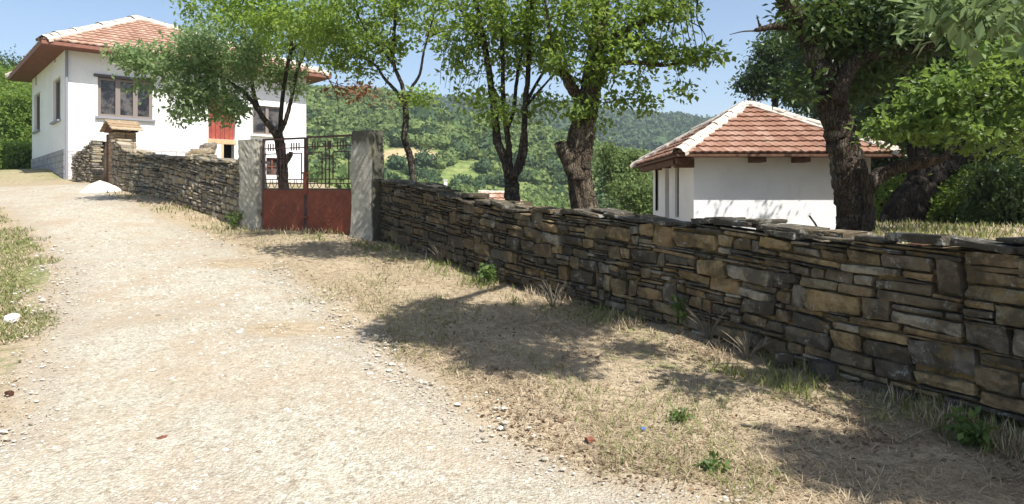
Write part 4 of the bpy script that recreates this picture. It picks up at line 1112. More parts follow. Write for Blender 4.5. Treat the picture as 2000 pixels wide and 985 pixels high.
def tree(name, label, cat, base, limbs, clumps, bark, leaf, ln=.07, n_per=16, spread=.11, group=None, tw_r=.012, droop=.25, rough=.06, ntube=10, extra=None, dead=None, aspect=.55, tw_mul=1.0, ribs=0):
    """limbs: lists of (x,y,z,r); clumps: (centre, radii, count)"""
    root = empty(name, base); tag(root, label, cat, group)
    mb = MB(); nodes = []; nrad = []
    for lb in limbs:
        q = cr(np.array(lb, float), 7)
        wob = rng.normal(0, 1, (len(q), 3)) * (q[:, 3] * .07)[:, None]; wob[0] = 0
        m = len(q); n_ = ntube if q[:, 3].max() < .12 else 22
        if ribs and q[:, 3].max() > .12:
            qq = cr(np.array(lb, float), 16); k0 = len(mb.V); mb.tube(qq[:, :3], qq[:, 3], 36, True, 0)
            V = mb.V[-1]; cc = np.repeat(qq[:, :3], 36, axis=0); dv = V - cc; a = np.tile(np.arange(36), len(qq)) / 36 * 2 * np.pi + np.repeat(np.linspace(0, .9, len(qq)), 36)
            f_ = 1 + .09 * np.sign(np.sin(a * ribs)) * np.abs(np.sin(a * ribs)) ** .6 + .07 * vnoise(a * 2.1, V[:, 2] * 5, 4) + .12 * vnoise(a * .9 + 7, V[:, 2] * 2.2, 9)
            mb.V[-1] = cc + dv * f_[:, None]
        else:
            mb.tube(q[:, :3] + wob, q[:, 3], n_, True, rough)
        for i in range(m):
            if i > m * .25: nodes.append(q[i, :3]); nrad.append(q[i, 3])
    mb.build('trunk', bark, root, True)
    nodes = [np.array(n_) for n_ in nodes]
    pts = []
    for (c, rad, cnt) in clumps:
        cnt = max(2, int(cnt * tw_mul))
        v = rng.normal(0, 1, (cnt, 3)); v /= np.linalg.norm(v, axis=1, keepdims=True); v *= (rng.uniform(0.12, 1, cnt) ** (1 / 2.2))[:, None]
        pts.append(np.asarray(c) + v * np.asarray(rad))
    tips = []
    if pts:
        pts = np.concatenate(pts)
        nd_ = np.array(nodes); d0_ = np.min(np.linalg.norm(pts[:, None] - nd_[None], axis=2), axis=1); order = np.argsort(d0_)
        NA = np.zeros((len(nd_) + len(pts) * 5, 3)); NR = np.zeros(len(NA)); NA[:len(nd_)] = nd_; NR[:len(nd_)] = nrad; k = len(nd_)
        tb = MB()
        for i in order:
            p = pts[i]
            dv = NA[:k] - p; dist = np.sqrt((dv ** 2).sum(1)) + np.maximum(0, dv[:, 2]) * .5
            j = int(np.argmin(dist)); s_ = NA[j]; Ld = np.linalg.norm(p - s_)
            if Ld < .02: continue
            t = np.linspace(0, 1, 5)[:, None]
            sag = np.array([0, 0, 1.0]) * (.12 * Ld) * np.sin(t * np.pi)
            path = s_ + (p - s_) * t + sag + rng.normal(0, .035 * Ld, (5, 3)) * np.sin(t * np.pi)
            r0_ = min(NR[j] * .75, tw_r * (0.5 + Ld)); r0_ = max(r0_, .004)
            rads = np.linspace(r0_, max(.0028, r0_ * .45), 5)
            tb.tube(path, rads, 4, False)
            NA[k:k + 4] = path[1:]; NR[k:k + 4] = rads[1:]; k += 4
            tips.append(path[2:])
        tb.build('branches', bark, root, True)
        T = np.concatenate(tips)
        leaves_obj('foliage', T, n_per, spread, ln, leaf, root, droop, aspect=aspect)
    if extra:
        for (c, rad, cnt, lf) in extra:
            v = rng.normal(0, .5, (cnt, 3)) * np.asarray(rad) + np.asarray(c)
            leaves_obj('foliage', v, n_per, spread, ln, lf, root, droop)
    if dead:
        db_ = MB()
        for path, r_ in dead: 
            q = cr(path, 4); db_.tube(q, np.linspace(r_, .003, len(q)), 4, False)
        db_.build('dead_twigs', M['bark'], root, True)
    return root
def LP(lst, d):
    """limb from (px, py, radius in metres[, depth])"""
    o_ = []
    for it in lst:
        p = P(it[0], it[1], it[3] if len(it) > 3 else d); o_.append((*p, it[2]))
    return o_
def CL(px, py, d, rx, ry, rz, n): return (P(px, py, d), (rx, ry, rz), n)

def SH(px, py, h, rx, ry, rz, n):
    g = G(px, py); q = g + np.array(SUN) / SUN.z * h
    return (q, (rx, ry, rz), int(n * 1.9))
def SHS(px, py, h, rx, ry, n, k=12, r=.27):
    g = G(px, py); q = g + np.array(SUN) / SUN.z * h; o_ = []
    for i in range(k):
        a = i * 2.4; rad = math.sqrt((i + .6) / k)
        o_.append((q + np.array([math.cos(a) * rx * rad, math.sin(a) * ry * rad, random.uniform(-.3, .3)]), (r * random.uniform(.7, 1.4), r * random.uniform(.6, 1.1), .14), int(n / k * random.uniform(.6, 1.4))))
    return o_
# --- slim tree behind the wall next to the gate pillar (depth 13.6)
d = 13.6
tree('plum_tree', 'slim single trunk tree behind the wall just right of the gate pillar', 'tree', P(808, 395, d),
    [LP([(812, 440, .085), (808, 360, .072), (802, 310, .066), (790, 270, .062), (793, 230, .058), (790, 200, .055)], d),
     LP([(790, 205, .045), (775, 180, .036), (752, 155, .03), (735, 130, .027), (705, 110, .022), (665, 98, .016)], d),
     LP([(790, 200, .05), (785, 165, .04), (770, 130, .036), (768, 85, .032), (772, 30, .028), (765, -60, .022)], d),
     LP([(792, 200, .036), (805, 170, .03), (820, 145, .026), (828, 100, .022), (842, 50, .018), (860, -30, .014)], d),
     LP([(770, 130, .026), (745, 95, .02), (715, 60, .016), (690, 10, .013)], d)],
    [CL(700, 40, d, 1.1, .9, .75, 75), CL(770, -5, d, .95, 1.0, .6, 60), CL(840, 20, d - .3, .8, .9, .6, 45), CL(740, 95, d, .6, .6, .3, 30),
     CL(650, 90, d, .6, .5, .4, 34), CL(690, 130, d, .55, .4, .22, 18), CL(820, 190, d - .4, .45, .35, .16, 13), CL(620, 20, d + .3, .8, .7, .7, 55), SH(660, 488, 4.3, 1.2, .75, .25, 95), SH(800, 500, 4.2, .5, .5, .2, 35), ((-2.0, 11.45, 5.75), (1.0, .7, .3), 110), ((-2.9, 12.3, 5.9), (.6, .5, .3), 40)],
    M['bark'], M['leaf_plum'], .095, 11, .12, tw_mul=.78)

# --- multi stem tree (depth 11.2)
d = 11.2
tree('multistem_tree', 'tree forking low into several slender upright stems behind the middle of the wall', 'tree', P(1003, 420, d),
    [LP([(1005, 450, .13), (1000, 395, .125), (1000, 365, .11), (996, 340, .105)], d),
     LP([(996, 345, .08), (985, 310, .075), (972, 278, .07), (968, 240, .062), (962, 190, .056), (955, 140, .05), (945, 80, .05), (935, 30, .04), (915, -60, .03)], d),
     LP([(998, 345, .06), (995, 310, .052), (992, 270, .048), (988, 240, .045), (983, 190, .038), (982, 130, .034), (980, 60, .03), (985, -60, .02)], d),
     LP([(990, 255, .036), (1003, 215, .032), (1010, 150, .028), (1022, 90, .022), (1030, 0, .018)], d + .15),
     LP([(1002, 350, .07), (1010, 325, .056), (1017, 300, .05), (1024, 250, .048), (1026, 200, .046), (1032, 140, .04), (1035, 70, .034), (1042, -40, .026)], d - .1),
     LP([(1005, 345, .05), (1018, 325, .042), (1027, 290, .036), (1024, 240, .034)], d - .2),
     LP([(1028, 200, .03), (1050, 160, .024), (1080, 110, .022), (1100, 50, .022), (1112, 0, .02), (1120, -60, .016)], d - .1),
     LP([(1030, 205, .024), (1060, 170, .018), (1085, 145, .013), (1130, 118, .01)], d),
     LP([(948, 100, .03), (925, 60, .024), (900, 20, .018), (880, -30, .014)], d)],
    [CL(930, 30, d, .75, .8, .6, 65), CL(1000, 10, d, .8, .9, .6, 75), CL(1070, 40, d - .2, .6, .7, .6, 55), CL(890, 80, d, .45, .4, .35, 26), CL(1000, 100, d + .1, .55, .5, .4, 34),
     CL(965, 220, d - .3, .33, .3, .2, 16), CL(935, 190, d, .35, .3, .2, 13), CL(1060, 100, d - .2, .4, .4, .35, 30), CL(1075, 205, d, .35, .3, .2, 10), CL(1000, -90, d, 1.2, 1.0, .6, 30), CL(905, 150, d, .3, .3, .2, 9), CL(1045, 215, d, .3, .3, .15, 8)],
    M['bark'], M['leaf_plum'], .088, 11, .11, tw_mul=.68,
    dead=[([P(880 + 9 * k, 60 + 5 * (k % 3), d), P(872 + 9 * k, 95, d), P(862 + 10 * k + 4 * (k % 2), 130, d), P(860 + 9 * k, 165 + 8 * (k % 3), d)], .008) for k in range(9)])

# --- thick old pollard (depth 10.4)
d = 10.4
tree('old_pollard_tree', 'thick gnarled old tree with ribbed trunk and sawn stub behind the wall', 'tree', P(1140, 440, d),
    [LP([(1154, 470, .225), (1146, 425, .19), (1137, 380, .175), (1131, 340, .168), (1128, 300, .165), (1130, 270, .148), (1138, 240, .135), (1146, 205, .135)], d),
     LP([(1126, 350, .12), (1112, 318, .115), (1101, 296, .10), (1094, 282, .085)], d - .1),
     LP([(1140, 330, .08), (1148, 295, .08), (1150, 250, .08), (1150, 225, .07)], d - .1),
     LP([(1146, 220, .15), (1153, 180, .14), (1158, 140, .135), (1166, 90, .12), (1172, 30, .11), (1180, -40, .09), (1190, -130, .06)], d),
     LP([(1146, 225, .1), (1132, 195, .09), (1118, 172, .085), (1105, 150, .075), (1095, 138, .06)], d),
     LP([(1098, 142, .03), (1080, 100, .024), (1070, 40, .02), (1062, -30, .014)], d),
     LP([(1166, 100, .06), (1200, 70, .05), (1240, 50, .042), (1290, 30, .034), (1340, 10, .025)], d - .3),
     LP([(1160, 130, .05), (1200, 125, .04), (1250, 122, .032), (1300, 128, .024), (1370, 112, .014)], d - .4),
     LP([(1152, 190, .03), (1138, 165, .02), (1122, 150, .012)], d),
     LP([(1150, 245, .03), (1160, 232, .026), (1168, 226, .02)], d)],
    [CL(1200, 30, d - .2, .75, .8, .6, 75), CL(1130, 30, d, .6, .7, .6, 55), CL(1280, 60, d - .4, .6, .6, .4, 42), CL(1230, 100, d - .4, .5, .45, .25, 34), CL(1360, 115, d - .5, .38, .3, .17, 24),
     CL(1300, 110, d - .4, .3, .3, .15, 14), CL(1108, 128, d - .3, .24, .25, .16, 18), CL(1165, 140, d - .25, .22, .2, .28, 20), CL(1310, 0, d - .3, .5, .5, .2, 12), CL(1170, -80, d, 1.3, 1.1, .6, 30),
     CL(1340, 170, d - .5, .16, .15, .12, 6), CL(1240, 150, d - .2, .22, .2, .12, 9), CL(1240, 205, d + .3, .3, .25, .22, 15), CL(1180, 200, d, .22, .2, .1, 7), CL(1140, 215, d - .3, .18, .15, .18, 11), CL(1170, 235, d + .1, .14, .12, .08, 5)],
    M['bark_ribbed'], M['leaf_plum'], .088, 11, .10, tw_mul=.68, ribs=9,
    dead=[([P(1290 + 12 * k, 0, d - .3), P(1296 + 11 * k, 40, d - .3), P(1290 + 15 * k - 4 * (k % 3), 75, d - .3), P(1300 + 13 * k, 105 + 9 * (k % 2), d - .3)], .012) for k in range(7)]
         + [([P(1318, 10, d - .3), P(1345, 40, d - .3), P(1368, 55, d - .3), P(1372, 80, d - .3)], .012)])

# --- spreading tree in front of the big house (depth 17)
d = 17.2
tree('spreading_tree', 'low spreading tree with dusty green foliage behind the gate, before the big house', 'tree', P(550, 352, d),
    [LP([(560, 420, .14), (553, 350, .125), (550, 310, .12), (546, 275, .115), (540, 262, .11)], d),
     LP([(541, 268, .075), (525, 245, .068), (510, 225, .06), (490, 195, .05), (455, 165, .04), (410, 140, .033), (350, 120, .03), (290, 110, .02)], d - .4),
     LP([(543, 266, .065), (556, 240, .055), (565, 210, .048), (572, 180, .04), (580, 140, .04), (600, 90, .03), (620, 40, .02)], d),
     LP([(508, 222, .05), (495, 180, .045), (490, 140, .04), (480, 95, .035), (470, 50, .025), (440, 10, .02)], d),
     LP([(556, 320, .06), (566, 305, .06), (568, 298, .05)], d - .1)],
    [CL(300, 125, d - 1.0, .95, .8, .38, 62), CL(370, 110, d - .8, 1.1, .9, .5, 95), CL(450, 120, d - .5, 1.1, 1.0, .6, 110), CL(520, 110, d - .2, 1.0, 1.0, .6, 90), CL(360, 170, d - .9, .9, .7, .4, 62),
     CL(430, 195, d - .7, .9, .7, .42, 72), CL(370, 215, d - 1.0, .65, .5, .26, 28), CL(450, 225, d - .8, .4, .4, .25, 20), CL(480, 60, d, 1.1, 1.0, .55, 70), CL(400, 60, d, .8, .6, .45, 40), CL(270, 165, d - 1, .3, .25, .12, 6),
     CL(560, 170, d, .5, .5, .4, 24), CL(255, 100, d - 1, .5, .4, .2, 16), CL(265, 118, d - 1, .3, .4, .12, 9), CL(590, 90, d, .7, .7, .5, 40)],
    M['bark_ribbed'], M['leaf_dusty'], .11, 12, .12, tw_mul=.62)
# lime foliage filling the top between the gate trees
d = 14.8
tree('lime_green_tree', 'bright lime green tree crown at the top of the picture above the gate', 'tree', P(556, 370, 17.7),
    [LP([(556, 400, .07, 17.7), (551, 310, .06, 17.6), (548, 240, .055, 17.4), (556, 160, .045, 16.9), (570, 80, .04, 16.3), (560, 20, .035, 15.8), (550, -60, .03, 15.5)], d),
     LP([(590, 60, .03, 16), (540, 20, .025, 15.5), (470, 0, .02, 15)], d), LP([(568, 100, .03, 16.4), (620, 50, .022, 16), (670, -20, .018, 15.5)], d),
     LP([(600, 70, .012, 16.2), (625, 130, .011, 16.4), (645, 160, .01, 16.5), (657, 185, .008, 16.6), (662, 225, .006, 16.7)], d), LP([(645, 160, .01, 16.5), (675, 170, .008, 16.5), (715, 185, .005, 16.4)], d)],
    [CL(570, 40, 15.4, 1.1, 1.0, .62, 110), CL(640, 50, 15.6, .9, .8, .6, 75), CL(500, 20, 15.2, .9, .8, .5, 75), CL(430, -10, 15.2, .8, .8, .4, 42), CL(370, -5, 15.2, .5, .5, .22, 14), CL(385, 28, 15.2, .3, .3, .1, 7), CL(560, -80, 15.2, 1.5, 1.1, .6, 24)],
    M['bark'], M['leaf_lime'], .10, 11, .14, tw_mul=.6, extra=[(P(700, 180, 16.4), (.45, .3, .13), 22, M['leaf_dead']), (P(655, 175, 16.5), (.2, .2, .12), 8, M['leaf_dead'])])

# --- big walnut trunk at the right (depth 9.2)
d = 9.2
tree('walnut_tree', 'massive dark trunked tree leaning left in front of the small white house', 'tree', P(1668, 470, d),
    [LP([(1672, 520, .30), (1669, 470, .24), (1668, 420, .225), (1665, 370, .22), (1656, 320, .205), (1643, 270, .19), (1630, 220, .178), (1618, 170, .175), (1604, 120, .175), (1590, 75, .16)], d),
     LP([(1604, 110, .17), (1580, 60, .15), (1555, 30, .14), (1530, -10, .12), (1500, -70, .10), (1470, -160, .08)], d),
     LP([(1612, 110, .15), (1615, 60, .13), (1620, 10, .12), (1630, -60, .1), (1640, -160, .08)], d + .1),
     LP([(1636, 200, .10), (1650, 150, .1), (1680, 115, .1), (1730, 100, .095), (1790, 92, .085), (1850, 70, .07), (1920, 40, .06), (1990, 0, .05)], d - .2),
     LP([(1668, 400, .12), (1690, 370, .11), (1715, 345, .095), (1760, 325, .085), (1810, 315, .075), (1850, 305, .05)], d - .1),
     LP([(1537, 52, .05), (1510, 52, .045), (1482, 58, .032), (1474, 60, .02)], d - .1), LP([(1485, 58, .016), (1482, 45, .012), (1478, 30, .006)], d - .1), LP([(1478, 60, .014), (1450, 62, .008), (1425, 68, .004)], d - .1),
     LP([(1690, 460, .05), (1695, 400, .05), (1690, 350, .05), (1685, 310, .03)], d - .3),
     # limbs reaching out over the track, above the frame
     [(*P(1530, -10, d), .11), (2.8, 8.0, 5.2, .09), (2.4, 6.8, 5.7, .07), (2.0, 5.8, 5.9, .05), (1.5, 5.2, 6.0, .03)],
     [(2.8, 8.0, 5.2, .06), (3.3, 6.8, 5.9, .05), (4.0, 5.6, 6.1, .04), (4.4, 4.9, 6.2, .03)]],
    [CL(1590, 20, d - .2, .3, .4, .3, 18), CL(1680, 50, d, .7, .7, .5, 75), CL(1750, 40, d, .8, .8, .6, 95), CL(1840, 20, d, .8, .8, .6, 80), CL(1570, 170, d - .1, .16, .2, .22, 10),
     CL(1700, 150, d + .4, .4, .5, .3, 36), *SHS(970, 640, 5.4, 1.05, .95, 400, 17, .27), *SHS(820, 645, 5.4, .55, .4, 90, 6, .2), *SHS(1150, 610, 5.3, .45, .5, 70, 6), *SHS(1030, 710, 5.3, .4, .25, 40, 5, .15), SH(1235, 684, 5.2, .16, .12, .1, 7), SH(1510, 735, 5.0, .22, .14, .1, 9), SH(1270, 600, 5.2, .5, .5, .2, 40),
     ((4.0, 9.5, 6.3), (1.8, 1.5, .9), 90), ((7.4, 7.6, 6.3), (1.4, .9, .35), 110)],  # last clump is added out of view to shade the yard strip
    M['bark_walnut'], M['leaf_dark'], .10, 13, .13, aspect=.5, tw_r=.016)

# --- black leaning trunk tree further right (depth 12.5)
d = 12.5
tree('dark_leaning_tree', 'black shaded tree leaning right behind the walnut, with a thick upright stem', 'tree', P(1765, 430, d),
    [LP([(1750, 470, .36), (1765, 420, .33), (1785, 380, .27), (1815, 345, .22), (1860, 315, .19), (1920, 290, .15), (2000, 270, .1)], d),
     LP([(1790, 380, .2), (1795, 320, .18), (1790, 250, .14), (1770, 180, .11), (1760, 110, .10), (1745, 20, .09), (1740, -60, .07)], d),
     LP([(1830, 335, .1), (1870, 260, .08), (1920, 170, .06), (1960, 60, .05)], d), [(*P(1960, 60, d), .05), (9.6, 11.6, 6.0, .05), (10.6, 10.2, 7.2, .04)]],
    [CL(1850, 230, d + .6, 1.4, 1.1, .9, 130), CL(1760, 200, d + .8, 1.0, .8, .8, 90), CL(1950, 200, d + .6, 1.2, 1.1, 1.1, 110), CL(1740, 90, d + .6, 1.2, 1.0, .8, 110), CL(1900, 60, d + .4, 1.4, 1.0, .9, 120), CL(2020, 330, d, .8, .9, .6, 50), CL(1850, -60, d, 2.2, 1.5, .8, 90), ((10.6, 9.8, 7.4), (3.2, 2.6, .8), 260), ((8.2, 12.5, 6.6), (2.0, 1.8, .6), 120)],  # widest canopy clump added outside the view to keep sun off the bushes
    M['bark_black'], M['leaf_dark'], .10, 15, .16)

# --- hazel like shrub with sunlit leaves (depth 8)
d = 8.0
tree('hazel_shrub', 'sunlit bright green leafy shrub spreading over the wall at the right edge', 'shrub', (6.6, 8.4, 1.2),
    [[(6.6, 8.6, 1.1, .06), (6.3, 8.4, 2.0, .05), (5.9, 8.1, 2.7, .035), (5.2, 8.0, 2.9, .02)], [(6.7, 8.6, 1.1, .06), (6.4, 8.2, 2.3, .045), (5.9, 7.9, 3.1, .03), (5.4, 7.8, 3.3, .02)],
     [(6.8, 8.5, 1.1, .05), (6.9, 8.1, 2.4, .04), (6.4, 7.8, 3.4, .03)]],
    [CL(1900, 170, d, .75, .7, .42, 55), CL(1830, 190, d, .5, .5, .3, 36), CL(1960, 130, d, .6, .6, .35, 42), CL(1770, 240, d + .2, .5, .45, .2, 34), CL(1880, 250, d, .7, .6, .2, 30), CL(1980, 250, d, .6, .5, .4, 36), CL(1960, 60, d + .5, .6, .5, .35, 30), CL(1730, 262, d + .2, .25, .3, .1, 9)],
    M['bark'], M['leaf_hazel'], .09, 8, .09, aspect=.6, tw_mul=.9)

# --- big leaves hanging close at the upper right corner (tree standing right of the frame)
tree('walnut_sapling', 'large pale shiny leaves hanging close at the upper right corner', 'tree', (4.9, 2.0, .3),
    [[(5.1, 1.6, .2, .10), (5.0, 1.8, 1.6, .09), (4.7, 2.0, 2.8, .07), (4.2, 2.3, 3.6, .05), (3.6, 2.8, 4.2, .035)], [(4.7, 2.0, 2.8, .045), (3.9, 3.3, 2.9, .03), (3.2, 4.4, 2.78, .018), (2.85, 4.6, 2.74, .008)],
     [(4.2, 2.3, 3.6, .04), (4.6, 3.2, 4.3, .03), (4.4, 4.0, 4.8, .02)]],
    [(P(1930, 20, 4.4), (.28, .3, .09), 18), (P(1885, 25, 4.5), (.16, .2, .07), 8), *SHS(1850, 900, 4.3, .65, .55, 320, 14, .22), *SHS(1940, 800, 4.3, .75, .5, 240, 9, .25), *SHS(1740, 920, 4.3, .3, .3, 60, 5, .14), *SHS(1760, 800, 4.3, .3, .2, 50, 4, .13), *SHS(1950, 960, 4.3, .5, .35, 100, 6, .2)],
    M['bark_walnut'], M['leaf_walnut'], .10, 8, .12, aspect=.5)

# --- leafy understorey right behind the wall, and background thicket
def bush(name, label, cat, c, rad, n, leaf, ln, n_per, spread, group=None, stem=True, bark='bark_black'):
    c = np.asarray(c, float); zb_ = H(c[0], c[1])
    nst = 3
    lim = [[(c[0] + .2 * k - .2, c[1], zb_ - .1, .03 * rad[0] + .02), (c[0] + (k - 1) * rad[0] * .2, c[1], (zb_ + c[2]) / 2, .02 * rad[0] + .015), (c[0] + (k - 1) * rad[0] * .5, c[1] + .1, c[2] + rad[2] * .3, .01 + .008 * rad[0])] for k in range(nst)]
    cls = [(c, rad, n)]
    for k in range(5):
        a = rng.uniform(0, 6.28); cls.append((c + np.array([math.cos(a) * rad[0] * .6, math.sin(a) * rad[1] * .6, rng.uniform(-.1, .6) * rad[2]]), np.asarray(rad) * .5, n // 7))
    return tree(name, label, cat, (c[0], c[1], zb_), lim, cls, M[bark], leaf, ln, n_per, spread, group, tw_r=.012)
# thicket of individual trees behind, right of the small house
GT = 'trees of the dark thicket beyond the small house'
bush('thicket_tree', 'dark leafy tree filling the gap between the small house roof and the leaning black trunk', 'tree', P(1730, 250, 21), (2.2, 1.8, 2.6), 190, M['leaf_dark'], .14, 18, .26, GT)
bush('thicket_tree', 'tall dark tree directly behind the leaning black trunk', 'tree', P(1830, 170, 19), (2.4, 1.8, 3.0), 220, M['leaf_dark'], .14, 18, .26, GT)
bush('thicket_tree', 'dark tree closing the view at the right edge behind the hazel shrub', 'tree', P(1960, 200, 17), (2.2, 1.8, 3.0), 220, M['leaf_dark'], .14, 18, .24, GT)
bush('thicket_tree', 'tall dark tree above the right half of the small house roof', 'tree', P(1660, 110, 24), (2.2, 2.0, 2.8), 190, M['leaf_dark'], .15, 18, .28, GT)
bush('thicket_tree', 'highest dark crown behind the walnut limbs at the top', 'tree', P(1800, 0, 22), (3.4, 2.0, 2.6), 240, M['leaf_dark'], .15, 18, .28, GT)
GU = 'low bushes growing under the thicket'
bush('understorey_bush', 'low mixed green bush between the walnut trunk and the black leaning trunk', 'bush', P(1735, 390, 13.5), (.5, .6, .55), 30, M['leaf_plum'], .08, 14, .12, GU)
bush('understorey_bush', 'green bush under the arching black limb', 'bush', P(1880, 385, 12.5), (.75, .7, .55), 45, M['leaf_plum'], .09, 14, .13, GU)
bush('understorey_bush', 'dense dark bush at the right edge above the wall', 'bush', P(1975, 385, 11.5), (.6, .7, .7), 60, M['leaf_dark'], .085, 15, .13, GU)
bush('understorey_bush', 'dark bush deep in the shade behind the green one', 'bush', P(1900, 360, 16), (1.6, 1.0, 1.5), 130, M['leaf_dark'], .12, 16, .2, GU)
# tree behind the small house
tree('roundleaf_tree', 'dark green tree rising behind the ridge of the small house, left of the walnut trunk', 'tree', (9.6, 27, .9),
    [[(9.6, 27, .5, .2), (9.6, 27, 3.0, .17), (9.9, 27, 5.2, .12), (10.2, 27, 7.0, .06)]],
    [CL(1500, 130, 27, .75, .9, 1.1, 60), CL(1480, 165, 27, .75, .7, .5, 40), CL(1560, 130, 27, 1.1, 1.0, 1.2, 75), CL(1520, 85, 27, .6, .6, .5, 26), CL(1600, 180, 27, 1.3, 1.0, .9, 70), CL(1580, 60, 27, 1.2, 1, 1.0, 60)],
    M['bark'], M['leaf_dark'], .15, 16, .22, tw_r=.02)
# trees left of the big house
GL = 'trees behind the left side of the big house'
bush('wooded_slope_tree', 'mid green tree touching the left wall of the big house', 'tree', P(45, 260, 37), (1.7, 1.6, 2.4), 170, M['leaf_plum'], .17, 18, .28, GL)
bush('wooded_slope_tree', 'green tree at the far left edge below the eaves', 'tree', P(5, 235, 39), (1.8, 1.6, 2.8), 180, M['leaf_plum'], .18, 18, .3, GL)
bush('wooded_slope_tree', 'darker tree whose top shows highest at the left edge', 'tree', P(15, 170, 48), (2.6, 2, 2.2), 170, M['leaf_dark'], .2, 18, .34, GL)
bush('wooded_slope_tree', 'tree outside the left edge beside the others', 'tree', P(-60, 220, 40), (2.2, 2, 3.2), 160, M['leaf_plum'], .18, 18, .3, GL)
bush('wooded_slope_tree', 'low round bush on the grass mound beside the house plinth', 'bush', P(25, 310, 31), (1.3, 1.0, .8), 100, M['leaf_plum'], .14, 16, .2, GL)
# yard tree foliage, low bushes behind the wall
GV = 'valley bushes standing just below the stone wall'
bush('valley_bush', 'light green bush left of the small house wall', 'bush', P(1240, 390, 26), (1.0, 1.0, 1.0), 80, M['leaf_hill'], .12, 14, .2, GV)
bush('valley_bush', 'tall green bush between the old pollard and the small house', 'bush', P(1215, 345, 33), (1.2, 1.2, 1.3), 100, M['leaf_hill'], .15, 16, .25, GV)
bush('valley_bush', 'small green bush tip showing right of the pollard trunk', 'bush', P(1190, 300, 30), (.5, .5, .5), 20, M['leaf_hill'], .12, 12, .18, GV)

# ------------------------------------------------------------------ scrub on the hillside and the far woods (uncountable)
def ico():
    t = (1 + 5 ** .5) / 2
    v = np.array([(-1, t, 0), (1, t, 0), (-1, -t, 0), (1, -t, 0), (0, -1, t), (0, 1, t), (0, -1, -t), (0, 1, -t), (t, 0, -1), (t, 0, 1), (-t, 0, -1), (-t, 0, 1)], float); v /= np.linalg.norm(v[0])
    f = np.array([(0, 11, 5), (0, 5, 1), (0, 1, 7), (0, 7, 10), (0, 10, 11), (1, 5, 9), (5, 11, 4), (11, 10, 2), (10, 7, 6), (7, 1, 8), (3, 9, 4), (3, 4, 2), (3, 2, 6), (3, 6, 8), (3, 8, 9), (4, 9, 5), (2, 4, 11), (6, 2, 10), (8, 6, 7), (9, 8, 1)])
    return v, f
IV, IF = ico()
def scrub(name, label, n, rmin, rmax, amin, amax, size, quads, qs, mat, keep=None, flatness=.75):
    r = np.sqrt(rng.uniform(rmin ** 2, rmax ** 2, n)) if rmax / rmin < 2.2 else np.exp(rng.uniform(np.log(rmin), np.log(rmax), n) * .6 + .4 * np.log(np.sqrt(rng.uniform(rmin ** 2, rmax ** 2, n))))
    a = np.radians(rng.uniform(amin, amax, n)); x = r * np.sin(a); y = r * np.cos(a)
    z = height(x, y); px = 1000 + F * x / y; py = HY - (z - EYE) / y * F
    k = np.ones(n, bool)
    k &= ~(np.exp(-(((px - 795) / 70) ** 2 + ((py - 303) / 13) ** 2)) > .35); k &= ~(np.exp(-(((px - 1030) / 38) ** 2 + ((py - 322) / 8) ** 2)) > .35); k &= ~(np.exp(-(((px - 960) / 38) ** 2 + ((py - 290) / 10) ** 2)) > .4)
    if keep is not None: k &= keep(x, y, r, px, py)
    x, y, z, r = x[k], y[k], z[k], r[k]; n = len(x)
    s = size * rng.uniform(.45, 1.3, n) ** 1.2 * (.6 + .8 * np.clip(fbm(x / 18, y / 18, 5, 2) + .5, 0, 1))
    c = np.stack([x, y, z + s * flatness * .45], -1)
    # cores
    Vc = (IV[None] * (s[:, None, None] * np.array([.82, .82, .82 * flatness])) * rng.uniform(.75, 1.1, (n, 12, 1)) + c[:, None]).reshape(-1, 3)
    Fc = (IF[None] + (np.arange(n) * 12)[:, None, None]).reshape(-1, 3)
    m = n * quads
    v = rng.normal(0, 1, (m, 3)); v /= np.linalg.norm(v, axis=1, keepdims=True); v[:, 2] = np.abs(v[:, 2]) * 1.0 - .25
    lob = 1 + .22 * np.sin(v[:, 0] * 5 + np.repeat(x, quads)) + .15 * np.sin(v[:, 1] * 7 + np.repeat(y, quads))
    rr_ = np.repeat(s, quads) * rng.uniform(.72, 1.06, m) * lob
    pc_ = np.repeat(c, quads, axis=0) + v * rr_[:, None] * np.array([1, 1, flatness])
    ql = qs * np.repeat(np.clip(s / size, .6, 1.4), quads) * rng.uniform(.6, 1.3, m)
    nr = v + rng.normal(0, .55, (m, 3)); ax = np.cross(nr, rng.normal(0, 1, (m, 3)))
    V = quads_leaf(pc_, nr, ax, ql, ql * .8)
    o = mesh_np(name, np.concatenate([Vc, V]), [Fc, np.arange(m * 4).reshape(-1, 4) + len(Vc)], mat)
    return tag(o, label, 'scrub', kind='stuff')
kp = lambda x, y, r, px, py: (px > 560) & (px < 1420) & ((px > 700) | (r > 45)) & ~((np.abs(px - 980) < 110) & (r < 42))
scrub('hillside_scrub', 'low green scrub covering the near valley side below the stone wall', 800, 24, 60, -24, 20, 1.15, 330, .26, M['leaf_hill'], lambda x, y, r, px, py: kp(x, y, r, px, py) & (px > 735) & (py - 1.4 / r * F > 325))
scrub('hillside_scrub', 'mixed light and dark scrub covering the open hillside across the valley', 4300, 55, 135, -26, 20, 1.9, 150, .5, M['leaf_hill'], kp)
scrub('hillside_woods', 'scattered darker trees among the scrub of the hillside', 300, 60, 200, -26, 20, 2.6, 260, .6, M['leaf_wood'], lambda *a_: kp(*a_) & (fbm(a_[0] / 25, a_[1] / 25, 77, 2) > -.05), .95)
scrub('hillside_scrub', 'fine scrub thinning out towards the crest of the hill', 4200, 130, 290, -28, 20, 2.4, 90, .8, M['leaf_hill'], kp)
scrub('distant_woods', 'continuous dark wood on the far ridge', 15000, 420, 760, -17, 22, 5.0, 26, 2.6, M['leaf_wood'], lambda x, y, r, px, py: (px > 560) & (px < 1500), .9)

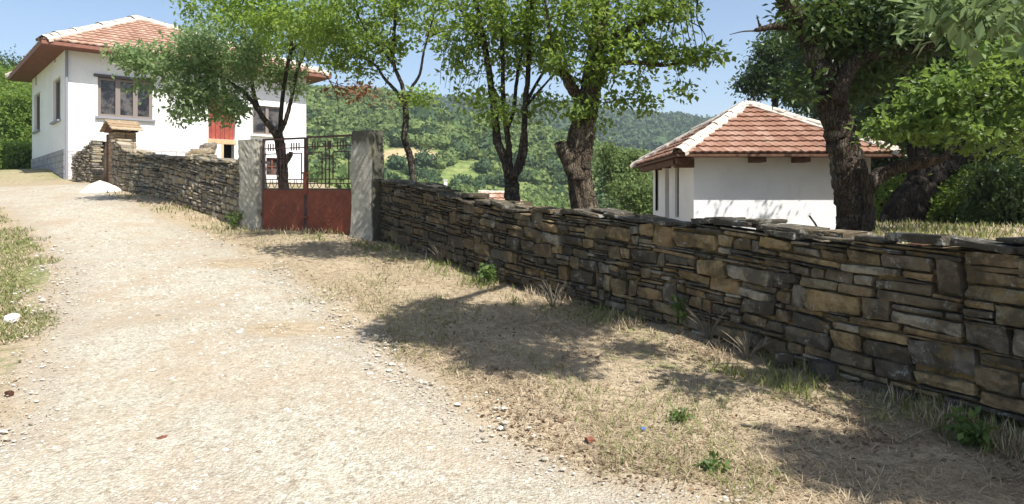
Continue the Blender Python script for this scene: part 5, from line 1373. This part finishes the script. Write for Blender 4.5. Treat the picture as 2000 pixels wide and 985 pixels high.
# ------------------------------------------------------------------ grass, straw, pebbles, weeds
def ground_pts(n, poly_fn, rmin=2.6, rmax=16, amin=-40, amax=42):
    r = np.exp(rng.uniform(np.log(rmin), np.log(rmax), n)); a = np.radians(rng.uniform(amin, amax, n))
    x, y = r * np.sin(a), r * np.cos(a); k = poly_fn(x, y); return x[k], y[k]
def blades(name, label, x, y, ln, lie, mat, cat, wd=.006):
    n = len(x); z = height(x, y) + .01
    a = rng.uniform(0, 2 * np.pi, n); el = np.clip(rng.normal(lie, .25, n), .02, 1.5)
    l_ = ln * rng.uniform(.5, 1.4, n); d_ = np.stack([np.cos(a) * np.cos(el), np.sin(a) * np.cos(el), np.sin(el)], -1)
    b_ = np.stack([x, y, z], -1); sd2 = np.stack([-np.sin(a), np.cos(a), np.zeros(n)], -1) * (wd * (.6 + .12 * np.hypot(x, y)))[:, None]
    bend = rng.normal(0, .25, (n, 1)) * sd2 / wd * ln * .3
    mid_ = b_ + d_ * (l_ * .5)[:, None] + bend * .3
    tip = b_ + d_ * (l_ * .95)[:, None] + bend - np.array([0, 0, 1]) * (l_ * .18)[:, None] * np.cos(el)[:, None] * .5
    tip[:, 2] = np.maximum(tip[:, 2], z + .006)
    V = np.stack([b_ - sd2 / 2, b_ + sd2 / 2, mid_ + sd2 / 2, mid_ - sd2 / 2, tip], 1).reshape(-1, 3)
    i = np.arange(n)[:, None] * 5
    o = mesh_np(name, V, [i + np.array([[0, 1, 2, 3]]), i + np.array([[3, 2, 4]])], mat)
    return tag(o, label, cat, kind='stuff')
sdw = lambda x, y: seg_dist(x, y, BORDER)
def noisy(x, y, f, s): return fbm(x * f, y * f, s, 2)
vf = lambda x, y: (sdw(x, y) < -.02) & (road_d(x, y) + noisy(x, y, 1.2, 4) * .9 < .05) & (seg_dist(x, y, road_l) > 0)
x, y = ground_pts(230000, lambda x, y: vf(x, y) & (rng.uniform(0, 1, len(x)) < .30 + 1.1 * np.clip(noisy(x, y, 1.6, 12) + .25, 0, 1)))
blades('dry_grass', 'flattened dry straw littering the verge between the track and the stone wall', x, y, .085, .13, M['straw'], 'dry grass', .004)
x, y = ground_pts(120000, lambda x, y: vf(x, y) & (noisy(x, y, 1.1, 44) > .08) & (rng.uniform(0, 1, len(x)) < .4))
blades('green_grass', 'thin green grass growing in patches on the dry verge', x, y, .07, .8, M['grass'], 'grass', .004)
# tufts along the wall foot
x, y = ground_pts(160000, lambda x, y: (sdw(x, y) < .05) & (sdw(x, y) > -.55) & (rng.uniform(0, 1, len(x)) < np.clip(.15 + noisy(x, y, 2.3, 61) * 2.2, 0, 1)), 3.5, 22)
blades('tall_grass', 'taller half dry grass along the foot of the walls', x, y, .14, .95, M['straw'], 'grass', .005)
x, y = ground_pts(110000, lambda x, y: (sdw(x, y) < .05) & (sdw(x, y) > -.75) & (rng.uniform(0, 1, len(x)) < np.clip(.1 + noisy(x, y, 2.0, 91) * 2.2, 0, 1)), 3.5, 22)
blades('tall_grass', 'green weedy grass along the foot of the walls', x, y, .12, .9, M['grass'], 'grass', .006)
x, y = ground_pts(190000, lambda x, y: (seg_dist(x, y, road_l) + noisy(x, y, 1.3, 9) * .8 < -.1) & (rng.uniform(0, 1, len(x)) < .75), 3.5, 24, -60, -20)
blades('verge_grass', 'short greyish green grass on the verge left of the track', x, y, .07, .7, M['grass'], 'grass', .005)
x, y = ground_pts(90000, lambda x, y: (seg_dist(x, y, road_l) + noisy(x, y, 1.3, 9) * .8 < 0) & (rng.uniform(0, 1, len(x)) < .7), 3.5, 24, -60, -20)
blades('verge_grass', 'dry straw mixed into the verge left of the track', x, y, .08, .4, M['straw'], 'grass', .005)
x, y = ground_pts(9000, lambda x, y: (road_d(x, y) > .2) & (noisy(x, y, 1.4, 17) > .32), 5, 14)
blades('green_grass', 'sparse grass patches growing in the middle of the gravel track', x, y, .04, .8, M['grass'], 'grass', .004)
# yard strip behind the wall (dry and green)
x, y = ground_pts(60000, lambda x, y: (sdw(x, y) > .6) & (x / y > .505) & (y < 14) & (noisy(x, y, 1.3, 5) > -.1), 6.5, 14, 26, 42)
blades('yard_grass', 'tall mixed grass in the yard behind the right end of the wall', x[::20], y[::20], .09, .8, M['straw'], 'grass', .006)
blades('yard_grass', 'green weeds in the yard behind the right end of the wall', x[1::16], y[1::16], .10, .9, M['grass'], 'grass', .008)

# brown leaf litter and crumbs of stone on the verge
x, y = ground_pts(60000, lambda x, y: (sdw(x, y) < .1) & (road_d(x, y) < .1) & (seg_dist(x, y, road_l) > 0) & (rng.uniform(0, 1, len(x)) < np.clip(.12 + noisy(x, y, 1.7, 71) * 1.4, 0.02, 1)), 3, 14)
n = len(x); c_ = np.stack([x, y, height(x, y) + .015], -1); nr_ = rng.normal(0, .5, (n, 3)); nr_[:, 2] += 1; ax_ = rng.normal(0, 1, (n, 3)); ax_[:, 2] *= .25
l_ = rng.uniform(.012, .045, n); o = mesh_np('leaf_litter', quads_leaf(c_, nr_, ax_, l_, l_ * .6), np.arange(n * 4).reshape(-1, 4), M['litter']); tag(o, 'brown dead leaves and crumbs strewn over the dry verge', 'leaf litter', kind='stuff')
def pebbles(n, label):
    x, y = ground_pts(n, lambda x, y: (road_d(x, y) + noisy(x, y, 1.5, 3) * .5 > -.1) & (rng.uniform(0, 1, len(x)) < np.clip(.55 + noisy(x, y, 1.0, 7) * 1.5, .1, 1)), 3.0, 16, -45, 25)
    n = len(x); z = height(x, y) + .03
    s = .0045 * np.exp(rng.normal(0, .45, n)) * (.75 + .09 * np.hypot(x, y))
    V = (IV[None] * s[:, None, None] * rng.uniform(.7, 1.3, (n, 12, 1)) * np.array([1.25, 1, .6])) + np.stack([x, y, z + s * .25], -1)[:, None]
    o = mesh_np('gravel', V.reshape(-1, 3), (IF[None] + (np.arange(n) * 12)[:, None, None]).reshape(-1, 3), M['pebble']); tag(o, label, 'gravel', kind='stuff')
pebbles(48000, 'loose pale pebbles scattered over the track')

def weed(name, label, px, py, h_, n, mat, spread=.12, g=None, ln=.06, cat='plant', lift=0.0):
    p = G(px, py) if g is None else np.array(g); zb_ = (H(p[0], p[1]) if g is None else p[2]) + lift
    root = empty(name, (p[0], p[1], zb_)); tag(root, label, cat)
    mb = MB(); tips = []
    for k in range(n):
        a = rng.uniform(0, 6.28); rr_ = spread * rng.uniform(.3, 1); hh = h_ * rng.uniform(.6, 1)
        path = np.array([[p[0], p[1], zb_ - .03], [p[0] + math.cos(a) * rr_ * .4, p[1] + math.sin(a) * rr_ * .4, zb_ + hh * .55], [p[0] + math.cos(a) * rr_, p[1] + math.sin(a) * rr_, zb_ + hh]])
        q = cr(path, 4); mb.tube(q, np.linspace(.0045, .002, len(q)), 4, False); tips.append(q[3:])
    mb.build('stem', M['weed'] if mat != 'drystem' else M['drystem'], root)
    if mat != 'drystem': leaves_obj('foliage', np.concatenate(tips), 3, .025, ln, M[mat], root, .1, aspect=.6)
    return root
weed('leafy_weed', 'bright green leafy weed growing against the wall stones at the right', 1800, 765, .34, 12, 'weed', .15, ln=.07)
weed('leafy_weed', 'dark green nettle at the wall foot left of the shaded dry stems', 1340, 648, .40, 12, 'weed', .17, ln=.07)
weed('leafy_weed', 'small green sprout at the foot of the wall below the multistem tree', 955, 556, .28, 9, 'weed', .14)
weed('leafy_weed', 'low green plant in the dry grass near the bottom edge', 1392, 924, .05, 5, 'weed', .06, ln=.045)
weed('leafy_weed', 'little grey green plant on the dry verge above the bottom edge plant', 1335, 828, .08, 8, 'weed', .08, ln=.03)
weed('leafy_weed', 'green weed hugging the wall right of the nettle', 1198, 600, .2, 7, 'weed', .1)
weed('leafy_weed', 'broad weed in the shaded right bottom corner', 1905, 875, .2, 9, 'weed', .14, ln=.06)
weed('leafy_weed', 'green weed at the base of the leaning concrete pillar', 455, 447, .35, 12, 'weed', .2, ln=.06)
weed('dry_weed', 'tangle of dry grey stems against the shaded wall', 1385, 665, .38, 30, 'drystem', .3)
weed('dry_weed', 'dry stems standing at the wall left of the dark block', 1460, 700, .30, 22, 'drystem', .3)
weed('dry_weed', 'dry brush at the wall foot beyond the tree shadow', 1080, 600, .30, 24, 'drystem', .3)
weed('dry_weed', 'dry stalks beside the wall near the gate pillar', 860, 515, .35, 24, 'drystem', .25)
def twig(label, pts, r_=.006):
    q = np.array([G(*p) for p in pts]); q[:, 2] = height(q[:, 0], q[:, 1]) + .025 + .02 * np.sin(np.linspace(0, 3.1, len(q)))
    m = MB(); qq = cr(q, 5); m.tube(qq, np.linspace(r_, r_ * .5, len(qq)), 5); o = m.build('fallen_twig', M['drystem']); tag(o, label, 'twig')
twig('long thin pale twig lying in the shaded grass at the lower right', [(1765, 868), (1800, 858), (1850, 845), (1905, 832)], .009)
twig('short pale twig lying at the shadow edge below the wall', [(1665, 785), (1690, 790), (1712, 805), (1740, 815)], .008)
twig('dark bent twig lying in the dry grass below the wall', [(1395, 715), (1420, 718), (1450, 714)], .009)
# vine branch against the wall
print("faces total", sum(len(o.data.polygons) for o in bpy.data.objects if o.type == 'MESH'))
